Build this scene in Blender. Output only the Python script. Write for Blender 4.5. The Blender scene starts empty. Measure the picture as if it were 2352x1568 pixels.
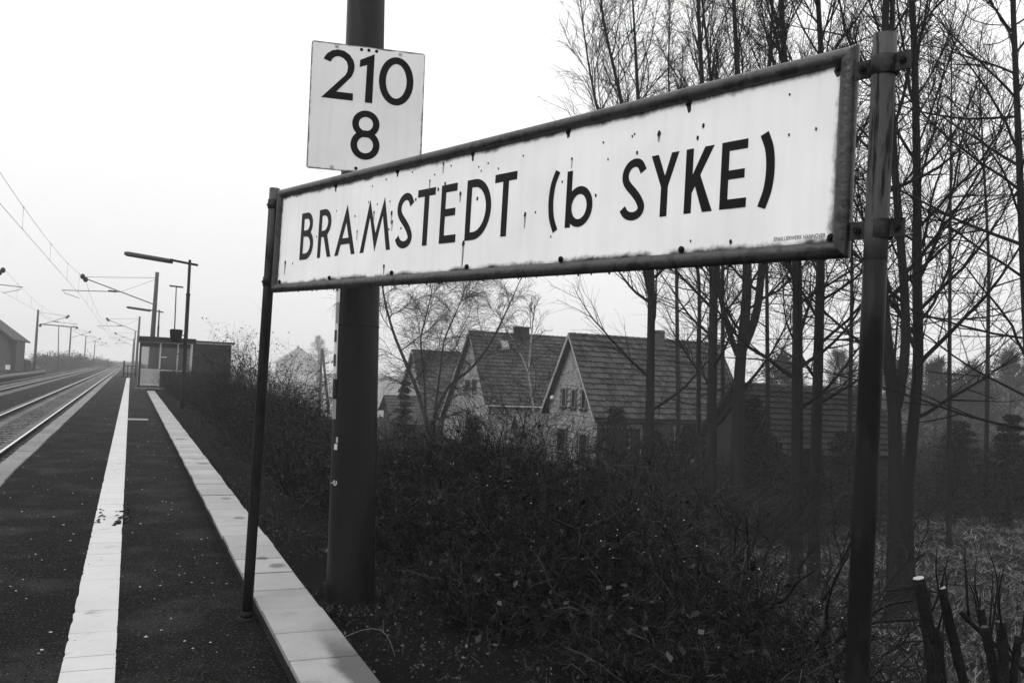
import bpy, math, random
import numpy as np
from mathutils import Matrix

random.seed(7)
RNG = np.random.default_rng(11)
SC = bpy.context.scene
COL = SC.collection
PI = math.pi

# ------------------------------------------------------------------ camera
# The photograph is measured on a 2352 x 1568 grid; F is the focal length in those pixels.
F, CX, CY = 2000.0, 1176.0, 784.0
ROLL = math.atan(0.045)
PITCH = math.radians(2.3289)
YAW = math.radians(23.5694)
CAM = np.array([0.0, 0.0, 1.65])
_f = np.array([math.sin(YAW) * math.cos(PITCH), math.cos(YAW) * math.cos(PITCH), math.sin(PITCH)])
_r0 = np.array([math.cos(YAW), -math.sin(YAW), 0.0])
_u0 = np.cross(_r0, _f)
_r = _r0 * math.cos(ROLL) + _u0 * math.sin(ROLL)
_u = -_r0 * math.sin(ROLL) + _u0 * math.cos(ROLL)

cam = bpy.data.cameras.new('camera')
cam.sensor_width = 36.0
cam.lens = F / 2352.0 * 36.0
cam.clip_start = 0.05
cam.clip_end = 5000
camo = bpy.data.objects.new('camera', cam)
COL.objects.link(camo)
M4 = Matrix(((_r[0], _u[0], -_f[0], CAM[0]), (_r[1], _u[1], -_f[1], CAM[1]), (_r[2], _u[2], -_f[2], CAM[2]), (0, 0, 0, 1)))
camo.matrix_world = M4
SC.camera = camo

# ------------------------------------------------------------------ sky, sun, exposure
SUN_AZ, SUN_EL = math.radians(-105), math.radians(48)      # light from over the tracks
w = bpy.data.worlds.new('World')
SC.world = w
w.use_nodes = True
nt = w.node_tree
nt.nodes.clear()
N, L = nt.nodes.new, nt.links.new
out = N('ShaderNodeOutputWorld')
bg = N('ShaderNodeBackground')
bg.inputs['Strength'].default_value = 0.1
sky = N('ShaderNodeTexSky')
sky.sky_type = 'NISHITA'
sky.sun_disc = False
sky.sun_elevation = SUN_EL
sky.sun_rotation = SUN_AZ
sky.dust_density = 4.0
bw = N('ShaderNodeRGBToBW')
tc = N('ShaderNodeTexCoord')
sp = N('ShaderNodeSeparateXYZ')
mr = N('ShaderNodeMapRange')           # an overcast sky: three times as bright overhead as at the horizon
mr.inputs['From Min'].default_value = 0.0
mr.inputs['From Max'].default_value = 1.0
SKY_H = 8.8
mr.inputs['To Min'].default_value = SKY_H
mr.inputs['To Max'].default_value = SKY_H * 2.2
mx = N('ShaderNodeMix')
mx.data_type = 'FLOAT'
mx.inputs[0].default_value = 0.93
L(sky.outputs[0], bw.inputs[0])
L(tc.outputs['Generated'], sp.inputs[0])
L(sp.outputs['Z'], mr.inputs['Value'])
L(bw.outputs[0], mx.inputs[2])
L(mr.outputs[0], mx.inputs[3])
L(mx.outputs[0], bg.inputs['Color'])
L(bg.outputs[0], out.inputs[0])

sl = bpy.data.lights.new('sun', 'SUN')
sl.energy = 1.5
sl.angle = math.radians(25)
sl.color = (1, 1, 1)
so = bpy.data.objects.new('sun', sl)
COL.objects.link(so)
_sd = np.array([math.sin(SUN_AZ) * math.cos(SUN_EL), math.cos(SUN_AZ) * math.cos(SUN_EL), math.sin(SUN_EL)])
from mathutils import Vector
so.rotation_euler = Vector(_sd).to_track_quat('Z', 'Y').to_euler()

SC.view_settings.view_transform = 'Standard'
SC.view_settings.look = 'None'
SC.view_settings.exposure = 0.0
SC.view_settings.gamma = 1.0
SC.view_settings.use_curve_mapping = False
SC.render.engine = 'CYCLES'
SC.cycles.max_bounces = 6
SC.cycles.diffuse_bounces = 3
SC.cycles.glossy_bounces = 2
SC.cycles.transmission_bounces = 4
SC.cycles.transparent_max_bounces = 8
SC.cycles.volume_bounces = 0
SC.cycles.use_denoising = True
SC.cycles.sample_clamp_indirect = 6.0


# ------------------------------------------------------------------ pixels to directions
def ray(x, y):
    return _r * ((x - CX) / F) - _u * ((y - CY) / F) + _f


def on_z(x, y, z=0.0):
    v = ray(x, y)
    return CAM + v * ((z - CAM[2]) / v[2])


def on_y(x, y, Y):
    v = ray(x, y)
    return CAM + v * (Y / v[1])


def at_depth(x, y, d):
    return CAM + ray(x, y) * d


# ------------------------------------------------------------------ materials
MATS = {}


def mat(name, v, rough=0.8, var=0.25, scale=6.0, bump=0.0, bscale=None, spec=0.3, metal=0.0, dirt=None, coords='Object', stretch=None, objvar=0.0, speck=None):
    """grey procedural material: base value v, +-var mottling; dirt = (value, threshold, softness, scale)"""
    if name in MATS:
        return MATS[name]
    m = bpy.data.materials.new(name)
    m.use_nodes = True
    t = m.node_tree
    b = t.nodes['Principled BSDF']
    b.inputs['Roughness'].default_value = rough
    b.inputs['Specular IOR Level'].default_value = spec * (0.22 if v < 0.11 else 1.0)
    b.inputs['Metallic'].default_value = metal
    tcn = t.nodes.new('ShaderNodeTexCoord')
    src = tcn.outputs[coords]
    if stretch:
        mp = t.nodes.new('ShaderNodeMapping')
        mp.inputs['Scale'].default_value = stretch
        t.links.new(src, mp.inputs[0])
        src = mp.outputs[0]
    nz = t.nodes.new('ShaderNodeTexNoise')
    nz.inputs['Scale'].default_value = scale
    nz.inputs['Detail'].default_value = 6
    nz.inputs['Roughness'].default_value = 0.65
    t.links.new(src, nz.inputs['Vector'])
    r = t.nodes.new('ShaderNodeMapRange')
    r.inputs['From Min'].default_value = 0.25
    r.inputs['From Max'].default_value = 0.75
    r.inputs['To Min'].default_value = v * (1 - var)
    r.inputs['To Max'].default_value = v * (1 + var)
    t.links.new(nz.outputs['Fac'], r.inputs['Value'])
    val = r.outputs[0]
    if dirt:
        dv, thr, soft, dsc = dirt
        n2 = t.nodes.new('ShaderNodeTexNoise')
        n2.inputs['Scale'].default_value = dsc
        n2.inputs['Detail'].default_value = 5
        n2.inputs['Roughness'].default_value = 0.6
        t.links.new(src, n2.inputs['Vector'])
        r2 = t.nodes.new('ShaderNodeMapRange')
        r2.inputs['From Min'].default_value = thr
        r2.inputs['From Max'].default_value = thr + soft
        t.links.new(n2.outputs['Fac'], r2.inputs['Value'])
        mxn = t.nodes.new('ShaderNodeMix')
        mxn.data_type = 'FLOAT'
        t.links.new(r2.outputs[0], mxn.inputs[0])
        t.links.new(val, mxn.inputs[2])
        mxn.inputs[3].default_value = dv
        val = mxn.outputs[0]
    if speck:
        n4 = t.nodes.new('ShaderNodeTexNoise')
        n4.inputs['Scale'].default_value = speck[2]
        n4.inputs['Detail'].default_value = 3
        t.links.new(src, n4.inputs['Vector'])
        r4 = t.nodes.new('ShaderNodeMapRange')
        r4.inputs['From Min'].default_value = speck[1]
        r4.inputs['From Max'].default_value = speck[1] + .14
        r4.inputs['To Max'].default_value = speck[0]
        t.links.new(n4.outputs['Fac'], r4.inputs['Value'])
        a4 = t.nodes.new('ShaderNodeMath')
        a4.operation = 'ADD'
        t.links.new(val, a4.inputs[0])
        t.links.new(r4.outputs[0], a4.inputs[1])
        val = a4.outputs[0]
    if objvar:
        oi = t.nodes.new('ShaderNodeObjectInfo')
        ro = t.nodes.new('ShaderNodeMapRange')
        ro.inputs['To Min'].default_value = 1 - objvar
        ro.inputs['To Max'].default_value = 1 + objvar
        t.links.new(oi.outputs['Random'], ro.inputs['Value'])
        mu = t.nodes.new('ShaderNodeMath')
        mu.operation = 'MULTIPLY'
        t.links.new(val, mu.inputs[0])
        t.links.new(ro.outputs[0], mu.inputs[1])
        val = mu.outputs[0]
    t.links.new(val, b.inputs['Base Color'])
    if bump:
        nb = t.nodes.new('ShaderNodeTexNoise')
        nb.inputs['Scale'].default_value = bscale or scale * 4
        nb.inputs['Detail'].default_value = 6
        t.links.new(src, nb.inputs['Vector'])
        bp = t.nodes.new('ShaderNodeBump')
        bp.inputs['Strength'].default_value = min(1.0, bump)
        bp.inputs['Distance'].default_value = 0.02
        t.links.new(nb.outputs['Fac'], bp.inputs['Height'])
        t.links.new(bp.outputs[0], b.inputs['Normal'])
    MATS[name] = m
    return m


def mat_island(name, v, var, rough=0.8, spec=0.3, skew=1.0):
    """value differs from loose piece to loose piece (stones, leaves, tiles)"""
    m = bpy.data.materials.new(name)
    m.use_nodes = True
    t = m.node_tree
    b = t.nodes['Principled BSDF']
    b.inputs['Roughness'].default_value = rough
    b.inputs['Specular IOR Level'].default_value = spec * (0.3 if v < 0.11 else 1.0)
    g = t.nodes.new('ShaderNodeNewGeometry')
    oi = t.nodes.new('ShaderNodeObjectInfo')
    ad = t.nodes.new('ShaderNodeMath')
    ad.operation = 'ADD'
    fr = t.nodes.new('ShaderNodeMath')
    fr.operation = 'FRACT'
    t.links.new(g.outputs['Random Per Island'], ad.inputs[0])
    t.links.new(oi.outputs['Random'], ad.inputs[1])
    t.links.new(ad.outputs[0], fr.inputs[0])
    r = t.nodes.new('ShaderNodeMapRange')
    r.inputs['To Min'].default_value = v * (1 - var)
    r.inputs['To Max'].default_value = v * (1 + var)
    pw = t.nodes.new('ShaderNodeMath')
    pw.operation = 'POWER'
    pw.inputs[1].default_value = skew
    t.links.new(fr.outputs[0], pw.inputs[0])
    t.links.new(pw.outputs[0], r.inputs['Value'])
    t.links.new(r.outputs[0], b.inputs['Base Color'])
    MATS[name] = m
    return m


def mat_panel(name, v, L_, H_, edge, edge_v, streak=0.25, e0=0.0):
    """enamelled plate: dark rim of uneven width (wear, plus painted shade where a frame overhangs), faint vertical run-off streaks. Object x along, z up"""
    m = bpy.data.materials.new(name)
    m.use_nodes = True
    t = m.node_tree
    nn, ln = t.nodes.new, t.links.new
    b = t.nodes['Principled BSDF']
    b.inputs['Roughness'].default_value = 0.35
    b.inputs['Specular IOR Level'].default_value = 0.25
    tcn = nn('ShaderNodeTexCoord')
    s = nn('ShaderNodeSeparateXYZ')
    ln(tcn.outputs['Object'], s.inputs[0])

    def mth(op, a, b_=None):
        k = nn('ShaderNodeMath')
        k.operation = op
        for i, q in enumerate((a, b_)):
            if q is None:
                continue
            if isinstance(q, (int, float)):
                k.inputs[i].default_value = q
            else:
                ln(q, k.inputs[i])
        return k.outputs[0]
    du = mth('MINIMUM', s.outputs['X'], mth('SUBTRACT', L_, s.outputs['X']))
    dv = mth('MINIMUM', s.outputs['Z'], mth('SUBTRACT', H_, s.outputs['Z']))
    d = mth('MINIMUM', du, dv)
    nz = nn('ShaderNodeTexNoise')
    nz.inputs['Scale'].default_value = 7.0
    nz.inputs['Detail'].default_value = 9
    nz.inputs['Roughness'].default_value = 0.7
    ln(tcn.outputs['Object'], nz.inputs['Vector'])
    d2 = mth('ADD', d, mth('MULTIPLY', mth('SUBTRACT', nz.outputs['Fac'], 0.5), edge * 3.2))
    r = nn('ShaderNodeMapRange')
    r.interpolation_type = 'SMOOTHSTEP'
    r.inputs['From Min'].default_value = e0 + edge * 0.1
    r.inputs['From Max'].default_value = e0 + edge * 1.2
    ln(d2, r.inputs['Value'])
    mp = nn('ShaderNodeMapping')
    mp.inputs['Scale'].default_value = (22, 22, 1.6)
    ln(tcn.outputs['Object'], mp.inputs[0])
    n2 = nn('ShaderNodeTexNoise')
    n2.inputs['Scale'].default_value = 1.0
    n2.inputs['Detail'].default_value = 4
    ln(mp.outputs[0], n2.inputs['Vector'])
    n3 = nn('ShaderNodeTexNoise')
    n3.inputs['Scale'].default_value = 3.0
    ln(tcn.outputs['Object'], n3.inputs['Vector'])
    st = nn('ShaderNodeMapRange')
    st.inputs['From Min'].default_value = 0.45
    st.inputs['From Max'].default_value = 0.8
    st.inputs['To Min'].default_value = 1.0
    st.inputs['To Max'].default_value = 1.0 - streak
    ln(n2.outputs['Fac'], st.inputs['Value'])
    m3 = nn('ShaderNodeMapRange')
    m3.inputs['From Min'].default_value = 0.3
    m3.inputs['From Max'].default_value = 0.7
    m3.inputs['To Min'].default_value = 0.93
    m3.inputs['To Max'].default_value = 1.04
    ln(n3.outputs['Fac'], m3.inputs['Value'])
    base = mth('MULTIPLY', mth('MULTIPLY', st.outputs[0], m3.outputs[0]), v)
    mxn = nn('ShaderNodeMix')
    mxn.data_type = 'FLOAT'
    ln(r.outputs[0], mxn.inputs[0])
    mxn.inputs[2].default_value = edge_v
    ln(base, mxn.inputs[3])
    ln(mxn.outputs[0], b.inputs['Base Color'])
    return m


# ------------------------------------------------------------------ mesh helpers
def raw_mesh(name, V, Q, smooth=False):
    """V (n,3), Q (m,k) numpy -> mesh"""
    me = bpy.data.meshes.new(name)
    V = np.ascontiguousarray(V, dtype=np.float32)
    Q = np.ascontiguousarray(Q, dtype=np.int32)
    k = Q.shape[1]
    me.vertices.add(len(V))
    me.vertices.foreach_set('co', V.ravel())
    me.loops.add(Q.size)
    me.loops.foreach_set('vertex_index', Q.ravel())
    me.polygons.add(len(Q))
    me.polygons.foreach_set('loop_start', np.arange(0, Q.size, k, dtype=np.int32))
    if smooth:
        me.polygons.foreach_set('use_smooth', np.ones(len(Q), dtype=bool))
    me.update(calc_edges=True)
    return me


class MB:
    """collects convex pieces, then builds ONE mesh object"""

    def __init__(self):
        self.v, self.f, self.sm = [], [], []

    def add(self, verts, faces, smooth=False):
        o = len(self.v)
        self.v += [tuple(map(float, p)) for p in verts]
        self.f += [tuple(i + o for i in q) for q in faces]
        self.sm += [smooth] * len(faces)
        return self

    def box(self, x0, x1, y0, y1, z0, z1):
        p = [(x0, y0, z0), (x1, y0, z0), (x1, y1, z0), (x0, y1, z0), (x0, y0, z1), (x1, y0, z1), (x1, y1, z1), (x0, y1, z1)]
        return self.add(p, [(0, 3, 2, 1), (4, 5, 6, 7), (0, 1, 5, 4), (1, 2, 6, 5), (2, 3, 7, 6), (3, 0, 4, 7)])

    def bevbox(self, x0, x1, y0, y1, z0, z1, b=0.01):
        """box with its top edges chamfered"""
        p = [(x0, y0, z0), (x1, y0, z0), (x1, y1, z0), (x0, y1, z0), (x0, y0, z1 - b), (x1, y0, z1 - b), (x1, y1, z1 - b), (x0, y1, z1 - b),
             (x0 + b, y0 + b, z1), (x1 - b, y0 + b, z1), (x1 - b, y1 - b, z1), (x0 + b, y1 - b, z1)]
        fs = [(0, 3, 2, 1), (8, 9, 10, 11)]
        for i in range(4):
            j = (i + 1) % 4
            fs += [(i, j, j + 4, i + 4), (i + 4, j + 4, j + 8, i + 8)]
        return self.add(p, fs)

    def obox(self, c, ax, ay, az):
        """box with centre c and half axes"""
        c, ax, ay, az = map(np.asarray, (c, ax, ay, az))
        p = [c + sx * ax + sy * ay + sz * az for sz in (-1, 1) for sx, sy in ((-1, -1), (1, -1), (1, 1), (-1, 1))]
        return self.add(p, [(0, 3, 2, 1), (4, 5, 6, 7), (0, 1, 5, 4), (1, 2, 6, 5), (2, 3, 7, 6), (3, 0, 4, 7)])

    def tube(self, pts, rad, n=10, caps=True):
        P = np.asarray(pts, float)
        R = np.full(len(P), rad, float) if np.isscalar(rad) else np.asarray(rad, float)
        T = np.gradient(P, axis=0)
        T /= np.linalg.norm(T, axis=1)[:, None] + 1e-12
        mean = np.abs(T.mean(0))
        ref = np.eye(3)[int(np.argmin(mean))]
        u = np.cross(T, ref)
        u /= np.linalg.norm(u, axis=1)[:, None]
        v = np.cross(T, u)
        o = len(self.v)
        for i in range(len(P)):
            for k in range(n):
                a = 2 * PI * k / n
                self.v.append(tuple(P[i] + R[i] * (math.cos(a) * u[i] + math.sin(a) * v[i])))
        for i in range(len(P) - 1):
            for k in range(n):
                a, b = o + i * n + k, o + i * n + (k + 1) % n
                self.f.append((a, a + n, b + n, b))
                self.sm.append(True)
        if caps:
            self.f.append(tuple(o + k for k in range(n)))
            self.sm.append(False)
            self.f.append(tuple(o + (len(P) - 1) * n + k for k in reversed(range(n))))
            self.sm.append(False)
        return self

    def ball(self, c, r, n=8, sz=1.0):
        zs = [(-1.0 + 2.0 * i / 6) for i in range(7)]
        return self.tube([(c[0], c[1], c[2] + r * sz * math.sin(q * PI / 2)) for q in zs], [max(1e-3, r * math.cos(q * PI / 2)) for q in zs], n)

    def prism(self, poly, org, a, up, nrm, d0, d1):
        """flat outline poly (u, v) on the plane org + a*u + up*v, extruded along nrm from d0 to d1"""
        org, a, up, nrm = map(np.asarray, (org, a, up, nrm))
        n = len(poly)
        p0 = [org + a * q[0] + up * q[1] + nrm * d0 for q in poly]
        p1 = [org + a * q[0] + up * q[1] + nrm * d1 for q in poly]
        fs = [tuple(range(n, 2 * n)), tuple(reversed(range(n)))]
        fs += [(i, (i + 1) % n, (i + 1) % n + n, i + n) for i in range(n)]
        return self.add(p0 + p1, fs)

    def quads(self, V, Q):
        return self.add(V, Q)

    def mesh(self, name, off=(0, 0, 0)):
        me = bpy.data.meshes.new(name)
        off = np.asarray(off, float)
        me.from_pydata((np.asarray(self.v) - off).tolist(), [], self.f)
        me.polygons.foreach_set('use_smooth', np.array(self.sm, dtype=bool))
        me.update()
        return me


def link(name, me, m=None, parent=None, loc=None):
    o = bpy.data.objects.new(name, me)
    COL.objects.link(o)
    if m and me is not None and not me.materials:
        me.materials.append(m)
    if parent:
        o.parent = parent
    if loc is not None:
        o.location = tuple(map(float, loc))
    return o


def tag(o, label=None, cat=None, group=None, kind=None):
    if label:
        o['label'] = label
    if cat:
        o['category'] = cat
    if group:
        o['group'] = group
    if kind:
        o['kind'] = kind
    return o


def thing(name, label, cat, loc, group=None):
    return tag(link(name, None, loc=loc), label, cat, group)


def base_of(o):
    p = np.zeros(3)
    while o is not None:
        p += np.array(o.location)
        o = o.parent
    return p


def part(name, mb, m, parent, kind=None, label=None):
    """mb in world coordinates; parents here are never rotated"""
    o = link(name, mb.mesh(name, base_of(parent)), m, parent)
    if kind:
        o['kind'] = kind
    if label:
        o['label'] = label
    return o


def single(name, mb, m, label, cat, loc, group=None, kind=None):
    o = link(name, mb.mesh(name, loc), m, None, loc)
    return tag(o, label, cat, group, kind)


def struct(name, mb, m, loc=(0, 0, 0), label=None):
    o = link(name, mb.mesh(name, loc), m, None, loc)
    return tag(o, label, None, None, 'structure')


# ------------------------------------------------------------------ branch growing (vectorised)
def tubes(P, R, S):
    """P (M,N,3), R (M,N) -> verts, quads"""
    M_, N_ = R.shape
    T = np.gradient(P, axis=1)
    T /= np.linalg.norm(T, axis=2, keepdims=True) + 1e-9
    ref = np.eye(3)[np.argmin(np.abs(T.mean(1)), axis=1)]
    u = np.cross(T, ref[:, None, :])
    u /= np.linalg.norm(u, axis=2, keepdims=True) + 1e-9
    v = np.cross(T, u)
    a = 2 * PI * np.arange(S) / S
    V = P[:, :, None, :] + R[:, :, None, None] * (np.cos(a)[None, None, :, None] * u[:, :, None, :] + np.sin(a)[None, None, :, None] * v[:, :, None, :])
    idx = np.arange(M_ * N_ * S).reshape(M_, N_, S)
    A, B = idx[:, :-1, :], np.roll(idx[:, :-1, :], -1, axis=2)
    D, C_ = idx[:, 1:, :], np.roll(idx[:, 1:, :], -1, axis=2)
    Q = np.stack([A, D, C_, B], axis=-1).reshape(-1, 4)
    return V.reshape(-1, 3), Q


def join(parts):
    Vs, Qs, o = [], [], 0
    for V, Q in parts:
        Vs.append(V)
        Qs.append(Q + o)
        o += len(V)
    return np.concatenate(Vs), np.concatenate(Qs)


def grow(S, D, Ln, N_, trop, noise, rng):
    M_ = len(S)
    P = np.zeros((M_, N_, 3))
    P[:, 0] = S
    d = D / (np.linalg.norm(D, axis=1, keepdims=True) + 1e-9)
    st = (Ln / (N_ - 1))[:, None]
    for i in range(1, N_):
        d = d + rng.normal(0, noise, (M_, 3))
        d[:, 2] += trop
        d /= np.linalg.norm(d, axis=1, keepdims=True) + 1e-9
        P[:, i] = P[:, i - 1] + d * st
    return P


def offshoots(P, R, K, t0, t1, a0, a1, rng, even=False):
    """K starts per path: positions, directions, parent radius, t, parent index"""
    M_, N_, _ = P.shape
    t = rng.uniform(t0, t1, (M_, K))
    if even:
        t = t0 + (t1 - t0) * ((np.arange(K)[None, :] + rng.uniform(0, 1, (M_, K))) / K)
    x = t * (N_ - 1)
    i = np.clip(x.astype(int), 0, N_ - 2)
    f = (x - i)[..., None]
    m = np.arange(M_)[:, None]
    pos = P[m, i] * (1 - f) + P[m, i + 1] * f
    rad = R[m, i] * (1 - f[..., 0]) + R[m, i + 1] * f[..., 0]
    T = P[m, i + 1] - P[m, i]
    T /= np.linalg.norm(T, axis=-1, keepdims=True) + 1e-9
    q = rng.normal(0, 1, T.shape)
    q -= (q * T).sum(-1, keepdims=True) * T
    q /= np.linalg.norm(q, axis=-1, keepdims=True) + 1e-9
    a = rng.uniform(a0, a1, (M_, K))[..., None]
    d = np.cos(a) * T + np.sin(a) * q
    pi_ = np.broadcast_to(m, t.shape)
    return pos.reshape(-1, 3), d.reshape(-1, 3), rad.ravel(), t.ravel(), pi_.ravel()


def taper(r0, r1, N_):
    s = np.linspace(0, 1, N_)[None, :]
    return r0[:, None] * (1 - s) + r1 * s


def resample(pts, n):
    P = np.asarray(pts, float)
    s = np.r_[0, np.cumsum(np.linalg.norm(np.diff(P, axis=0), axis=1))]
    t = np.linspace(0, s[-1], n)
    # smooth through the points
    Q = np.stack([np.interp(t, s, P[:, k]) for k in range(3)], 1)
    for _ in range(2):
        Q[1:-1] = 0.25 * Q[:-2] + 0.5 * Q[1:-1] + 0.25 * Q[2:]
    return Q


def leaf_quads(pos, size, rng, flat=0.0):
    n = len(pos)
    u = rng.normal(0, 1, (n, 3))
    u[:, 2] *= (1 - flat)
    u /= np.linalg.norm(u, axis=1, keepdims=True)
    v = rng.normal(0, 1, (n, 3))
    v[:, 2] *= (1 - flat)
    v -= (v * u).sum(1, keepdims=True) * u
    v /= np.linalg.norm(v, axis=1, keepdims=True) + 1e-9
    s = size * rng.uniform(0.6, 1.4, (n, 1))
    nrm = np.cross(u, v)
    V = np.stack([pos, pos + u * s * 0.5 + v * s * 0.33 + nrm * s * .08, pos + u * s, pos + u * s * 0.5 - v * s * 0.33 + nrm * s * .08], 1).reshape(-1, 3)
    return V, np.arange(4 * n).reshape(n, 4)


# ================================================================== THE SETTING
def sst(a, b, x):
    t = np.clip((np.asarray(x, float) - a) / (b - a), 0, 1)
    return t * t * (3 - 2 * t)


def ground_z(x, y):
    x, y = np.asarray(x, float), np.asarray(y, float)
    crest = 2.9 + 4.6 * sst(40, 50, y) * (1 - sst(72, 84, y))
    z = 0.03 - 3.03 * sst(0, 1, (x - crest) / 5.6)
    z = np.where(x < 0.87, -0.8, z)
    z = z + np.where(x > 1.3, 0.05 * np.sin(x * 1.7 + 0.6 * y) * np.cos(y * 1.3 - x * .4) + 0.03 * np.sin(3.1 * x + 1.9 * y), 0)
    far = np.hypot(x, y)
    z = z + np.where((x > 40) | (y > 150), 1.2 * np.sin(x * .02 + 1) * np.sin(y * .017) * sst(60, 200, far), 0)
    return z


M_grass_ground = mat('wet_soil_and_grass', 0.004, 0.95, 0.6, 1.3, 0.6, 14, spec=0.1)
xs = np.unique(np.r_[np.linspace(-900, -60, 24), np.arange(-60, -12, 4), np.arange(-12, 0.8, 1.6), [0.86, 0.88], np.arange(1.3, 30, 0.45), np.arange(30, 80, 3), np.linspace(80, 900, 26)])
ys = np.unique(np.r_[np.arange(-25, 0, 2.5), np.arange(0, 40, 0.6), np.arange(40, 120, 2), np.linspace(120, 900, 32)])
GX, GY = np.meshgrid(xs, ys)
GV = np.stack([GX, GY, ground_z(GX, GY)], -1).reshape(-1, 3)
ix = np.arange(len(xs) * len(ys)).reshape(len(ys), len(xs))
GQ = np.stack([ix[:-1, :-1], ix[:-1, 1:], ix[1:, 1:], ix[1:, :-1]], -1).reshape(-1, 4)
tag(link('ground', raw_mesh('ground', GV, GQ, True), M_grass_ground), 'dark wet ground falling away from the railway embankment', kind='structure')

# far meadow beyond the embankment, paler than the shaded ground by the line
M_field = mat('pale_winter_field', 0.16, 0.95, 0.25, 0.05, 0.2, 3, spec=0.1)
fx, fy = np.meshgrid(np.linspace(14, 330, 34), np.linspace(84, 420, 34))
FV = np.stack([fx, fy, ground_z(fx, fy) + 0.06], -1).reshape(-1, 3)
fi = np.arange(34 * 34).reshape(34, 34)
FQ = np.stack([fi[:-1, :-1], fi[:-1, 1:], fi[1:, 1:], fi[1:, :-1]], -1).reshape(-1, 4)
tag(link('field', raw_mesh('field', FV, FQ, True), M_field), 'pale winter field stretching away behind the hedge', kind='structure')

# ---- platform
M_plat = mat('wet_asphalt_grit', 0.0070, 0.75, 0.8, 14, 1.0, 160, spec=0.10, dirt=(0.024, 0.49, 0.16, 1.3), speck=(.13, .60, 60.))
mb = MB()
pxs = [-1.40, -0.245, 0.022, 0.86]
mb.box(-1.42, 0.862, -6, 95, -0.8, 0.0)
platform = struct('platform', mb, M_plat, label='low dark asphalt platform along the railway line')

M_white = mat('worn_white_paint', 0.40, 0.7, 0.08, 3.0, 0.25, 60, spec=0.2, dirt=(0.24, 0.60, 0.14, 5.0), objvar=.05)
line = struct('platform_line', MB().box(-0.235, 0.012, -6, 88, 0.001, 0.003), M_plat, label='white painted warning line of slabs along the platform')
rs = random.Random(3)
y = -2.0
k = 0
while y < 86:
    ln = 0.5 if y > 14 else rs.choice((0.5, 0.5, 0.88, 0.46))
    if y < 5.38 < y + ln:
        ln = 5.38 - y
    b = MB()
    j = 0.006 if rs.random() < 0.25 else 0.0025
    # uneven long edges: the asphalt laps over the paint here and there
    n = 9
    yy = np.linspace(y + j, y + ln - j, n)
    left = [(-0.243 + max(0.0, rs.gauss(-0.002, 0.007)), q) for q in yy]
    right = [(0.020 - max(0.0, rs.gauss(-0.003, 0.005)), q) for q in reversed(yy)]
    poly = left + right
    b.prism(poly, (0, 0, 0), (1, 0, 0), (0, 1, 0), (0, 0, 1), -0.02, 0.007)
    # winding of prism caps is not critical: closed thin slab
    part('line_slab', b, M_white, line)
    y += ln

# grit that has spread over the painted line
M_grit = mat_island('dark_grit', 0.030, 0.92, 0.8, 0.3, 2.0)
M_pale = mat_island('pale_litter', 0.35, 0.5)


def stones(n, xr, yr, zf, s0, s1, rng, squash=0.6, dens=None):
    x = rng.uniform(*xr, n)
    yv = rng.uniform(*yr, n) if dens is None else dens(n)
    s = rng.uniform(s0, s1, n)
    z = zf(x, yv) + s * squash * 0.35
    c = np.stack([x, yv, z], -1)
    O = np.array([(1, 0, 0), (0, 1, 0), (-1, 0, 0), (0, -1, 0), (0, 0, .8), (0, 0, -.6)], float)
    O = O[None] * rng.uniform(0.55, 1.1, (n, 6, 1)) * s[:, None, None] * np.array([1, 1, squash])
    th = rng.uniform(0, 2 * PI, n)
    cs, sn = np.cos(th)[:, None], np.sin(th)[:, None]
    X = O[:, :, 0] * cs - O[:, :, 1] * sn
    Y = O[:, :, 0] * sn + O[:, :, 1] * cs
    V = c[:, None, :] + np.stack([X, Y, O[:, :, 2]], -1)
    f = np.array([(0, 1, 4), (1, 2, 4), (2, 3, 4), (3, 0, 4), (1, 0, 5), (2, 1, 5), (3, 2, 5), (0, 3, 5)])
    Q = (f[None] + 6 * np.arange(n)[:, None, None]).reshape(-1, 3)
    return V.reshape(-1, 3), Q


near = lambda n, a=2.5, b=45: a * (b / a) ** RNG.uniform(0, 1, n)
V1, Q1 = stones(26000, (-1.38, 0.84), None, lambda x, y: np.zeros_like(x), 0.003, 0.010, RNG, dens=lambda n: near(n, 2.5, 26))
g = link('platform_grit', raw_mesh('platform_grit', V1, Q1), M_grit)
tag(g, 'fine dark grit lying over the platform asphalt', 'grit', kind='stuff')
V1, Q1 = stones(330, (-1.38, 0.80), None, lambda x, y: np.zeros_like(x), 0.006, 0.015, RNG, dens=lambda n: near(n, 3.5, 45))
g = link('pale_chippings', raw_mesh('pale_chippings', V1, Q1), M_pale)
tag(g, 'scattered pale chippings and litter on the dark platform', 'chippings', kind='stuff')
V1, Q1 = stones(16, (-0.235, -0.15), (9.5, 10.6), lambda x, y: x * 0 + .006, 0.012, 0.03, RNG)
V2, Q2 = stones(26, (-0.06, 0.1), (9.5, 10.5), lambda x, y: x * 0 + .006, 0.015, 0.045, RNG)
V3, Q3 = stones(30, (-0.235, 0.01), (3.5, 20), lambda x, y: x * 0 + .006, 0.004, 0.010, RNG)
VV, QQ = join([(V1, Q1), (V2, Q2), (V3, Q3)])
g = link('asphalt_crumbs', raw_mesh('asphalt_crumbs', VV, QQ), M_grit)
tag(g, 'crumbs of broken asphalt lying on the white line', 'crumbs', kind='stuff')

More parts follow.
